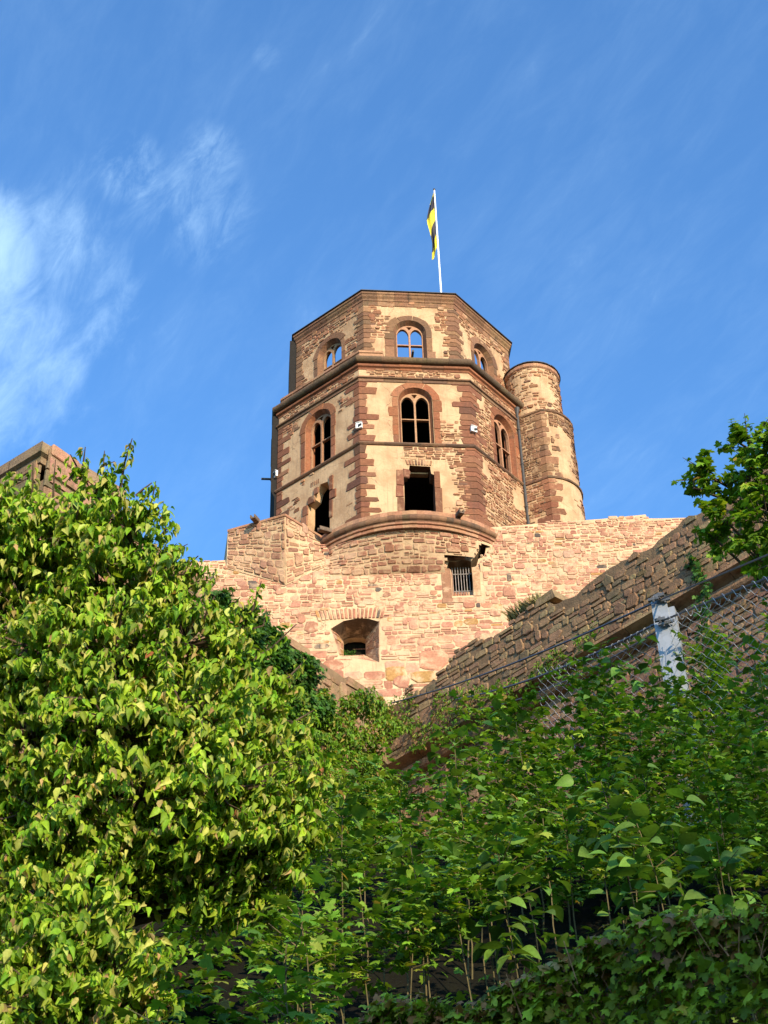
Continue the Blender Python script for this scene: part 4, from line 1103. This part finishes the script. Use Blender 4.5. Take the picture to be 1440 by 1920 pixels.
def lobe_tree(root, trunk_pts, trunk_r, lobes, leafL, pal, tmpl, mat, droop, twig_leaves, dens, leader=None):
    """crown of leafy twigs: lobes are (centre, radius); droop 0 = flat sprays, 1 = hanging leaves"""
    lv = Leaves(); br = MB()
    br.tube(trunk_pts, trunk_r, 8)
    tp = np.array(trunk_pts); cen = np.mean([l[0] for l in lobes], axis=0)
    for (c, r) in lobes:
        c = np.array(c)
        b0 = tp[np.argmin(np.linalg.norm(tp - c, axis=1) + 2.0 * np.maximum(0, tp[:, 2] - c[2] + .2))]
        mid = (b0 + c) / 2 + np.array([0, 0, .12 * r]) + rv(.05)
        br.tube([b0, mid, c], [.035, .022, .012], 5)
        nt = int(dens * r * r * 60)
        for _ in range(nt):
            d = unit(rv()); d[2] = d[2] * .8 + .12
            s0 = c + d * r * R_.uniform(.25, .8); tl = (.10 + r * .4) * R_.uniform(.5, 1.35)
            dd = unit(d * .9 + np.array([0, 0, .25]) + rv(.35))
            pts = [s0 + dd * tl * k + np.array([0, 0, -droop * .35 * tl * k * k]) for k in np.linspace(0, 1, 5)]
            if R_.random() < .5: br.tube([c + d * r * .1, *pts], [.008, .006, .005, .004, .003, .002], 3)
            out = unit((s0 - cen) * .6 + d * .8)
            sd = unit(np.cross(dd, [0, 0, 1.0]) + 1e-3)
            tsh = 1 + R_.uniform(-.25, .25)
            for j in range(twig_leaves):
                k = (j + R_.random()) / twig_leaves; q = min(3, int(k * 4)); p = pts[q] + (pts[q + 1] - pts[q]) * (k * 4 - q)
                sg = 1 if j % 2 else -1
                ax_ = (1 - droop) * (sd * sg + dd * .5) + droop * np.array([0, 0, -1.0]) + sd * sg * .45 * droop + out * .25 * droop + rv(.28)
                nm_ = (1 - droop) * np.array([0, 0, 1.0]) + droop * (out + np.array([0, 0, .45])) + rv(.33)
                cc = tone(pal)
                lv.add(p + rv(.012), ax_, nm_, leafL * R_.uniform(.55, 1.3), R_.uniform(.75, 1.15), tuple(x * tsh for x in cc), R_.uniform(.2, 2.0))
    for (p0, p1, n) in (leader or []):
        p0, p1 = np.array(p0), np.array(p1); br.tube([p0, (p0 + p1) / 2 + rv(.02), p1], [.01, .007, .003], 4)
        sd = unit(np.cross(p1 - p0, [.3, 1, .2]))
        for j in range(n):
            k = j / n; a = R_.uniform(0, 2 * pi); o = sd * cos(a) + np.cross(unit(p1 - p0), sd) * sin(a)
            L = leafL * (1.1 - .4 * k)
            lv.add(p0 + (p1 - p0) * k + o * .01, o * .6 + np.array([0, 0, -.7 * droop + .2]) + rv(.2), o + np.array([0, 0, .6]) + rv(.3), L * R_.uniform(.8, 1.1), .9, tone(pal), R_.uniform(.5, 2.2))
    br.build('trunk', M_bark, root); lv.build('crown', tmpl, mat, root)

# big dogwood on the left
D0 = 9.5
dog = thing('dogwood_tree', 'big sunlit yellow-green tree with drooping leaves filling the lower left', 'tree', (-1.9, 8.4, gz(0, 8.4)))
lob = []
for (x, y, D, r) in ((40, 1010, 9.6, .30), (140, 990, 9.5, .26), (240, 990, 9.5, .22), (60, 1090, 9.7, .32), (180, 1070, 9.4, .30), (290, 1080, 9.4, .22), (335, 1110, 9.5, .13),
                     (70, 1220, 9.3, .40), (220, 1210, 9.2, .42), (350, 1210, 9.4, .34), (420, 1240, 9.6, .2), (60, 1370, 9.1, .42), (210, 1370, 9.0, .44), (360, 1360, 9.1, .42), (465, 1350, 9.3, .25), (515, 1300, 9.5, .12),
                     (540, 1410, 9.4, .17), (100, 1510, 8.9, .40), (260, 1500, 8.9, .40), (410, 1490, 8.9, .38), (500, 1490, 9.1, .25), (540, 1560, 9.2, .2), (330, 1600, 9.0, .30), (450, 1590, 9.0, .34), (530, 1640, 9.1, .17),
                     (60, 1590, 9.0, .26), (470, 1690, 9.1, .16), (400, 1700, 9.1, .15), (150, 1740, 8.6, .32), (40, 1790, 8.6, .32), (200, 1830, 8.5, .30), (90, 1890, 8.4, .34), (230, 1900, 8.5, .22), (-60, 1300, 9.4, .4), (-60, 1050, 9.6, .4), (-60, 1500, 9.2, .4), (-60, 1720, 9, .35),
                     (-20, 985, 9.7, .25), (175, 925, 9.6, .10), (560, 1450, 9.2, .2), (500, 1600, 9.1, .2), (380, 1660, 9.1, .18), (250, 1600, 9, .24), (150, 1620, 8.9, .26), (40, 1680, 8.8, .25), (120, 1830, 8.5, .3), (-30, 1870, 8.4, .3)):
    lob.append((at_d(x, y, D), r))
ld = [(at_d(*a, 9.5), at_d(*b, 9.5), n) for a, b, n in (((60, 930), (62, 868), 14), ((100, 940), (104, 862), 14), ((200, 930), (196, 845), 16), ((310, 1040), (352, 1020), 12), ((470, 1180), (500, 1140), 12), ((520, 1290), (575, 1235), 16), ((530, 1370), (592, 1330), 18), ((545, 1430), (600, 1420), 16), ((545, 1500), (604, 1490), 14), ((550, 1560), (612, 1580), 16), ((520, 1640), (578, 1668), 16), ((450, 1700), (500, 1742), 16), ((380, 1700), (410, 1770), 14), ((540, 1620), (540, 1700), 14), ((300, 1640), (330, 1700), 14), ((10, 960), (-5, 900), 14), ((380, 1170), (402, 1120), 14), ((225, 920), (248, 822), 34), ((150, 900), (160, 838), 20), ((275, 980), (292, 902), 26), ((130, 900), (132, 852), 14), ((300, 1010), (332, 985), 18), ((340, 1080), (372, 1042), 16),
                                                        ((440, 1200), (490, 1090), 40), ((420, 1180), (450, 1120), 22), ((470, 1240), (556, 1170), 18), ((20, 900), (40, 885), 12), ((190, 890), (215, 865), 14), ((255, 930), (285, 905), 12))]
tb = np.array([-1.95, 8.7, gz(0, 8.7)])
tpts = [tb, tb + np.array([.08, -.05, 1.2]), tb + np.array([.2, -.1, 2.3]), tb + np.array([.35, -.3, 3.2])]
lobe_tree(dog, tpts, [.09, .075, .05, .02], lob, .061, DOG, OV, M_leaf, .88, 18, 13.0, ld)

# maple standing above the right wall
map_ = thing('maple_tree', 'dark green maple leaning in over the right wing wall at the right edge', 'tree', (4.7, 12.6, gz(0, 12.6)))
lob = [(at_d(x, y, D), r) for x, y, D, r in ((1430, 850, 15.6, .34), (1400, 910, 15.5, .36), (1340, 900, 15.6, .2), (1300, 915, 15.5, .15), (1360, 975, 15.4, .3), (1440, 980, 15.3, .4), (1400, 1030, 15.2, .25), (1340, 1010, 15.4, .2),
                                             (1310, 880, 15.6, .12), (1385, 830, 15.7, .17), (1500, 900, 15.6, .5), (1500, 1020, 15.2, .45), (1440, 1060, 14.8, .16), (1560, 850, 15.8, .6))]
tb = np.array([4.7, 12.6, gz(0, 12.6)])
ld = [(at_d(1420, 860, 15.6), at_d(1396, 775, 15.6), 16), (at_d(1340, 900, 15.6), at_d(1262, 902, 15.6), 16), (at_d(1340, 890, 15.6), at_d(1280, 858, 15.6), 10), (at_d(1420, 830, 15.6), at_d(1445, 780, 15.6), 14)]
lobe_tree(map_, [tb, tb + np.array([-.1, 0, 1.6]), tb + np.array([-.2, -.1, 3.2]), tb + np.array([-.45, -.3, 4.2])], [.12, .1, .07, .03], lob, .09, MAP, MA, M_leaf, .35, 9, 2.9, ld)

# thicket of young trees on the bank
def sapling(x, y, ztop, leafL, pal, tmpl, label, group, name='sapling', n_tier=26, spread=.34, cat='sapling', mat=None, low=.1, per=8, zone=1.7, wm=1.0):
    zb = gz(x, y) - .05; H = ztop - zb
    th = thing(name, label, cat, (x, y, zb), group)
    lean = np.array([R_.uniform(-.10, .06), R_.uniform(-.08, .05), 0]) * H
    st = MB(); lv = Leaves()
    sp_ = lambda k: np.array([x, y, zb]) + np.array([0, 0, H]) * k + lean * k * k
    st.tube([sp_(k) + rv(.008) for k in np.linspace(0, 1, 9)], np.linspace(.0075, .003, 9), 5)
    a0 = R_.uniform(0, pi); low = max(low, 1 - zone / H)
    for i in range(n_tier):
        k = low + (1 - low) * (i + .5 * R_.random()) / n_tier; p = sp_(min(k, 1)); az = a0 + (i % 2) * pi / 2 + R_.uniform(-.5, .5)
        sc = .55 + .6 * sin(pi * min(1, (1.08 - k) / (1.08 - low))) ** .7
        for sg in (0, pi):
            d = np.array([cos(az + sg), sin(az + sg), .25 + .35 * (k > .85)])
            L = spread * sc * R_.uniform(.5, 1.25)
            e = p + d * L
            if R_.random() < .35: st.tube([p, p + d * L * .6], [.004, .002], 3)
            sd = np.array([-d[1], d[0], 0])
            for j in range(per):
                q = (j + .6) / per; s2 = 1 if j % 2 else -1
                lv.add(p + d * L * q + rv(.015), d * .6 + sd * s2 * .8 + np.array([0, 0, -.28]) + rv(.25), np.array([.15, -.45, 1.0]) - d * .15 + rv(.34), leafL * R_.uniform(.6, 1.15), wm * R_.uniform(.85, 1.1), tone(pal, .3), R_.uniform(.4, 1.6))
    st.build('stem', M_stem, th); lv.build('foliage', tmpl, mat or M_leaf_shade, th)
    return th
TX = [560, 620, 700, 760, 860, 960, 1050, 1150, 1200, 1250, 1300, 1380, 1440, 1520]
TYP = [1500, 1480, 1450, 1430, 1400, 1335, 1305, 1275, 1280, 1285, 1245, 1205, 1175, 1160]
SG = 'young maples of the thicket on the bank'
for row, (Y, dy, n, xl, xh) in enumerate(((12.2, 10, 11, 640, 1500), (11.0, 75, 11, 560, 1500), (9.9, 150, 11, 560, 1490), (8.9, 225, 10, 560, 1490), (8.1, 300, 8, 560, 1000))):
    for i in range(n):
        px = xl + (xh - xl) * (i + .5 + R_.uniform(-.35, .35)) / n
        py = float(np.interp(px, TX, TYP)) + dy + R_.uniform(-28, 30)
        if row == 0 and 1205 < px < 1260: py += 40
        P = at_y(px, py, Y); zn = max(.25, min((2.0, 1.7, 1.4, 1.2, 1.0)[row], P[2] - at_y(px, float(np.interp(px, [560, 690, 800, 920, 1000, 1440], [1690, 1640, 1615, 1640, 1680, 1655])) + R_.uniform(-40, 25), Y)[2]))
        sapling(P[0], Y, P[2], .074 if row < 2 else .062, MAP, MA, 'young maple with thin pale stem and tiers of lobed leaves in the bank thicket', SG, n_tier=max(6, int(zn * 17)), spread=.36, zone=zn, per=12)
for (px, py, Y, lab) in ((1268, 1262, 11.7, 'leafy shoot in front of the foot of the steel post'), (860, 1385, 10.4, 'bright broad-leaved shoot standing in front of the wall angle'), (790, 1560, 8.3, 'broad-leaved shrub above the dark gap in the thicket'),
                         (1265, 1545, 7.6, 'shrub with large oval leaves right of centre above the clipped hedge'), (1360, 1590, 7.9, 'shrub with large oval leaves at the right edge above the clipped hedge'),
                         (640, 1500, 9.6, 'broad-leaved shrub beside the right edge of the yellow-green tree'), (985, 1350, 11.0, 'broad-leaved shoot among the maples under the middle of the right wing wall'), (1410, 1255, 10.2, 'broad-leaved shrub at the right edge under the wire net'), (960, 1560, 7.9, 'broad-leaved shrub in the middle of the thicket just above the clipped hedge'), (1180, 1480, 8.4, 'broad-leaved shrub in the thicket left of the large oval leaves'),
                         (1145, 1215, 11.4, 'tall shoot with round leaves reaching up left of the steel post')):
    P = at_y(px, py, Y)
    sapling(P[0], Y, P[2], (.12 if Y < 9 else .105), BIG, OVB, lab, None, 'broadleaf_shrub', 11, .28, 'shrub', per=4, zone=.75, wm=1.05)

for i, (px, py, Y) in enumerate(((500, 1745, 7.3), (560, 1690, 7.4), (610, 1720, 7.1), (540, 1800, 6.4), (600, 1840, 6.0), (330, 1880, 6.4))):
    P = at_y(px, py, Y)
    sapling(P[0], Y, P[2], .075, MAP, MA, 'low maple seedling with broad lobed leaves in the shade under the yellow-green tree', 'maple seedlings in the shade under the tree', n_tier=9, spread=.26, zone=.7, per=5)
# clipped field maple hedge in the foreground
hd = thing('clipped_hedge', 'clipped dark green maple hedge with brown cut twigs along the bottom', 'hedge', (.4, 4.3, gz(0, 4.3)))
HA, HB = np.array([-1.6, 6.05]), np.array([2.9, 2.0]); HL = np.linalg.norm(HB - HA); ht = (HB - HA) / HL; hn = np.array([ht[1], -ht[0]])
if hn[1] > 0: hn = -hn
lv = Leaves(); tw = MB()
def htop(s): return 1.74 - .02 * s + .035 * fbm(s * 2.2, 0, 6) * 2
for i in range(42000):
    s = R_.uniform(0, HL) if i % 3 == 0 else R_.uniform(1.2, 4.9); top = R_.random() < .33
    zt = htop(s)
    if top: o = R_.uniform(0, .7); z = zt + R_.uniform(-.07, .05)
    else: o = abs(NP.normal()) * .09 - .03; z = zt - (R_.random() ** 2.3) * 2.1
    o += .04 * fbm(s * 3, z * 3, 2)
    p = np.array([HA[0] + ht[0] * s - hn[0] * o, HA[1] + ht[1] * s - hn[1] * o, z])
    if fbm(p[0] * 5, p[2] * 5, 8 + p[1] * 2) < -.48: continue
    nv_ = np.array([hn[0], hn[1], .9 if not top else 2.0]) + rv(.6)
    lv.add(p, np.array([hn[0] * .5, hn[1] * .5, -.5]) + rv(.6), nv_, R_.uniform(.020, .040), 1.0, tone(HTOP if z > zt - .09 else HED, .45), R_.uniform(.3, 1.5))
for i in range(1500):
    s = R_.uniform(0, HL); o = R_.uniform(-.02, .5); zt = htop(s)
    p = np.array([HA[0] + ht[0] * s - hn[0] * o, HA[1] + ht[1] * s - hn[1] * o, zt - R_.uniform(.06, .20)])
    tw.tube([p, p + np.array([R_.uniform(-.06, .06), R_.uniform(-.06, .06), R_.uniform(.05, .13)])], [.002, .0014], 3)
lv.build('foliage', MA, M_leaf_shade, hd)
M_twig = mat_plain('cut_twig', (.34, .16, .07), .85, .4, 30); tw.build('twigs', M_twig, hd)
mb = MB()
for s in np.linspace(.2, HL - .2, 14):
    p = HA + ht * s - hn * .33; mb.tube([(p[0], p[1], gz(0, p[1]) - .1), (p[0] + .03, p[1], 1.3)], [.03, .015], 6)
mb.build('stem', M_bark, hd)

# ivy, creepers on the walls: leaf positions lie on the wall surfaces
def on_wall(f, px, py):
    d = ray(px, py); o = f(0, 0, 0); n_ = f(0, 0, 1) - o
    return d * ((o @ n_) / (d @ n_)), n_
def creeper(name, label, f, poly, count, leafL, pal, tmpl, depth, thr, cat='creeper', seed=0.0, hang=.6):
    xs_ = [p[0] for p in poly]; ys_ = [p[1] for p in poly]
    lv = Leaves(); st = MB(); k = 0; P0 = None
    while k < count:
        x, y = R_.uniform(min(xs_), max(xs_)), R_.uniform(min(ys_), max(ys_)); k += 1
        if not inside(poly, x + 14 * fbm(x * .03, y * .03, seed), y + 14 * fbm(x * .03, y * .03, seed + 5)): continue
        q = fbm(x * .022, y * .022, seed)
        if q < thr: continue
        p, n_ = on_wall(f, x, y)
        if P0 is None: P0 = p.copy(); th = thing(name, label, cat, p)
        o = (.05 + depth * (q - thr)) * R_.uniform(.3, 1.1)
        lv.add(p + n_ * o, np.array([0, 0, -hang]) + n_ * .35 + rv(.45), n_ + np.array([0, 0, .6]) + rv(.4), leafL * R_.uniform(.6, 1.2), R_.uniform(.8, 1.1), tone(pal, .3), R_.uniform(.3, 1.6))
    lv.build('foliage', tmpl, M_leaf, th)
creeper('ivy', 'dark green ivy covering the face of the left wing wall', fLL, [(380, 1110), (470, 1150), (560, 1235), (615, 1320), (600, 1370), (430, 1360), (370, 1250)], 14000, .10, IVY, MA, .3, -.45, 'ivy', 1.0)
creeper('creeper', 'yellow-green creeper hanging in the angle where the wing walls meet', fLL, [(470, 1330), (600, 1300), (715, 1325), (735, 1375), (690, 1400), (735, 1470), (740, 1530), (600, 1580), (440, 1500)], 24000, .10, YEL, OV, .5, -.42, seed=4.0)
creeper('creeper', 'thin creeper trailing along the cables on the right wing wall', fWR, [(720, 1325), (850, 1292), (930, 1290), (1080, 1200), (1130, 1170), (1110, 1215), (960, 1320), (870, 1390), (740, 1420)], 9000, .08, YEL, OV, .3, -.12, seed=9.0)
creeper('creeper', 'ivy strand hanging below the moulding right of the steel post', fLR, [(1305, 1075), (1335, 1080), (1338, 1180), (1320, 1260), (1312, 1170)], 500, .07, IVY, MA, .1, -.3, seed=2.0)
creeper('creeper', 'small ivy tuft under the maple on the right wing wall', fWR, [(1270, 1060), (1310, 1040), (1330, 1085), (1285, 1085)], 260, .08, IVY, MA, .2, -.4, seed=3.0)
# dry grass on the right wall top, small bush inside the embrasure
lv = Leaves(); p0 = fWR(np.array(4.05), ZW + .08, -.1)
for i in range(160):
    q = p0 + (fWR(1, 0, 0) - fWR(0, 0, 0)) * R_.uniform(-.5, .3) + rv(.03)
    lv.add(q, np.array([R_.uniform(-.9, .1), R_.uniform(-.2, .2), 1.0]), rv(), R_.uniform(.15, .42), .10, tone([(1, (.36, .28, .12)), (1, (.28, .24, .09))]), 1)
tag(lv.build('dry_grass', SM, M_leaf), 'tuft of dry straw-coloured grass on top of the right wing wall', 'grass')
lv = Leaves()
for i in range(260):
    q = fC(R_.uniform(-2.2, -1.6), R_.uniform(40.95, 41.5), R_.uniform(-1.75, -1.5))
    lv.add(q, rv(), np.array([0, -1, .6]) + rv(.4), R_.uniform(.06, .13), 1, tone(IVY), 1)
tag(lv.build('small_bush', OV, M_leaf), 'small green bush growing inside the gun embrasure', 'bush')
# weeds covering the shaded foot of the bank
lv = Leaves()
for i in range(20000):
    x = R_.uniform(-3.4, 3.4); y = R_.uniform(5.0, 13.5)
    if fbm(x * 1.2, y * 1.2, 13) < -.35 or (x > -.9 and y < 12.9 and R_.random() < .86) or (y < 9.2 and R_.random() < .6): continue
    z = gz(x, y) + abs(NP.normal()) * .16
    lv.add(np.array([x, y, z]), rv() * np.array([1, 1, .4]), np.array([0, -.3, 1]) + rv(.35), R_.uniform(.05, .10), 1, tone(MAP, .3), 1)
tag(lv.build('ground_cover', MA, M_leaf_shade), 'low leafy weeds covering the bank under the thicket', 'weeds', kind='stuff')

# ------------------------------------------------------------------ unseen houses and tree behind the viewer, added to shade hedge and thicket
M_render = mat_plaster('house_render', (.55, .50, .42), (.48, .44, .37), (.35, .32, .28))
M_tile = mat_plain('roof_tile', (.25, .10, .06), .85, .3, 9)
M_glass = mat_plain('window_glass', (.03, .035, .04), .1, .1, 3, 0, .6)
def house(x0, x1, y0, y1, h, ridge, label):
    th = thing('shade_house', label, 'house', ((x0 + x1) / 2, (y0 + y1) / 2, -1.6), 'unseen houses added for shade')
    mb = MB(); mb.box(((x0 + x1) / 2, (y0 + y1) / 2, -1.6 + h / 2), x1 - x0, y1 - y0, h)
    xm0, ym = (x0 + x1) / 2, (y0 + y1) / 2
    mb.add([(x0, y0, h - 1.6), (x0, y1, h - 1.6), (x0, ym, h + ridge - 1.6), (x1, y0, h - 1.6), (x1, y1, h - 1.6), (x1, ym, h + ridge - 1.6)], [(0, 2, 1), (3, 4, 5)])
    mb.build('wall', M_render, th)
    mb = MB(); e = .4; s = ridge / ((y1 - y0) / 2)
    for sg, ya in ((-1, y0), (1, y1)):
        yo = ya + sg * e; zo = h - 1.6 - e * s + .03; zr = h + ridge - 1.57
        P = [(x0 - e, yo, zo), (x1 + e, yo, zo), (x1 + e, ym, zr), (x0 - e, ym, zr)]
        Q = [(a, b, c + .2) for a, b, c in P]
        mb.add(P + Q, [(0, 1, 2, 3), (7, 6, 5, 4), (0, 4, 5, 1), (1, 5, 6, 2), (2, 6, 7, 3), (3, 7, 4, 0)])
    mb.build('roof', M_tile, th)
    nfl = max(1, int(h // 3)); nw = max(1, int((x1 - x0) // 2.4))
    for fl in range(nfl):
        for i in range(nw):
            xx = x0 + (i + .5) * (x1 - x0) / nw; z = -1.6 + fl * 3 + 1.7
            mb = MB()
            for (dx, dz, sx, sz) in ((0, .85, 1.3, .1), (0, -.85, 1.4, .12), (-.6, 0, .1, 1.6), (.6, 0, .1, 1.6), (0, 0, .06, 1.6)): mb.box((xx + dx, y1 + .03, z + dz), sx, .08, sz)
            w_ = mb.build('window', M_white, th); mb = MB(); mb.box((xx, y1 + .012, z), 1.1, .02, 1.6); mb.build('pane', M_glass, w_)
house(4.5, 10.5, -16.5, -9.5, 9.0, 3.5, 'low unseen rendered house with tiled roof added behind the viewer to shade the hedge')
house(9.9, 18.5, -16.8, -9.8, 10.2, 3.6, 'taller unseen rendered house with tiled roof added behind the viewer to shade the lower thicket')
lt = thing('shade_tree', 'tall broad unseen tree added behind the viewer to dapple the thicket with shade', 'tree', (10.6, -7.4, -1.6))  # unseen, added for dappled shade on the thicket
lob = [((10 + dx, -7 + dy, 13.2 + dz), r) for dx, dy, dz, r in ((0, 0, 0, 1.5), (-1.0, -.6, -1.9, 1.2), (1.5, .4, -1.0, 1.4), (.8, 1.6, 1.3, 1.4), (-.6, .8, 1.6, 1.1), (1.9, -1, 1.5, 1.4), (2.6, 1.4, .6, 1.5), (.6, -1.3, -3, 1.2), (2.4, -.6, -2.8, 1.3))]
tb = np.array([10.6, -7.4, -1.65])
lobe_tree(lt, [tb, tb + np.array([0, 0, 5]), tb + np.array([.1, 0, 10]), tb + np.array([0, .2, 14])], [.3, .24, .16, .06], lob, .24, MAP, MA, M_leaf, .4, 9, .17)
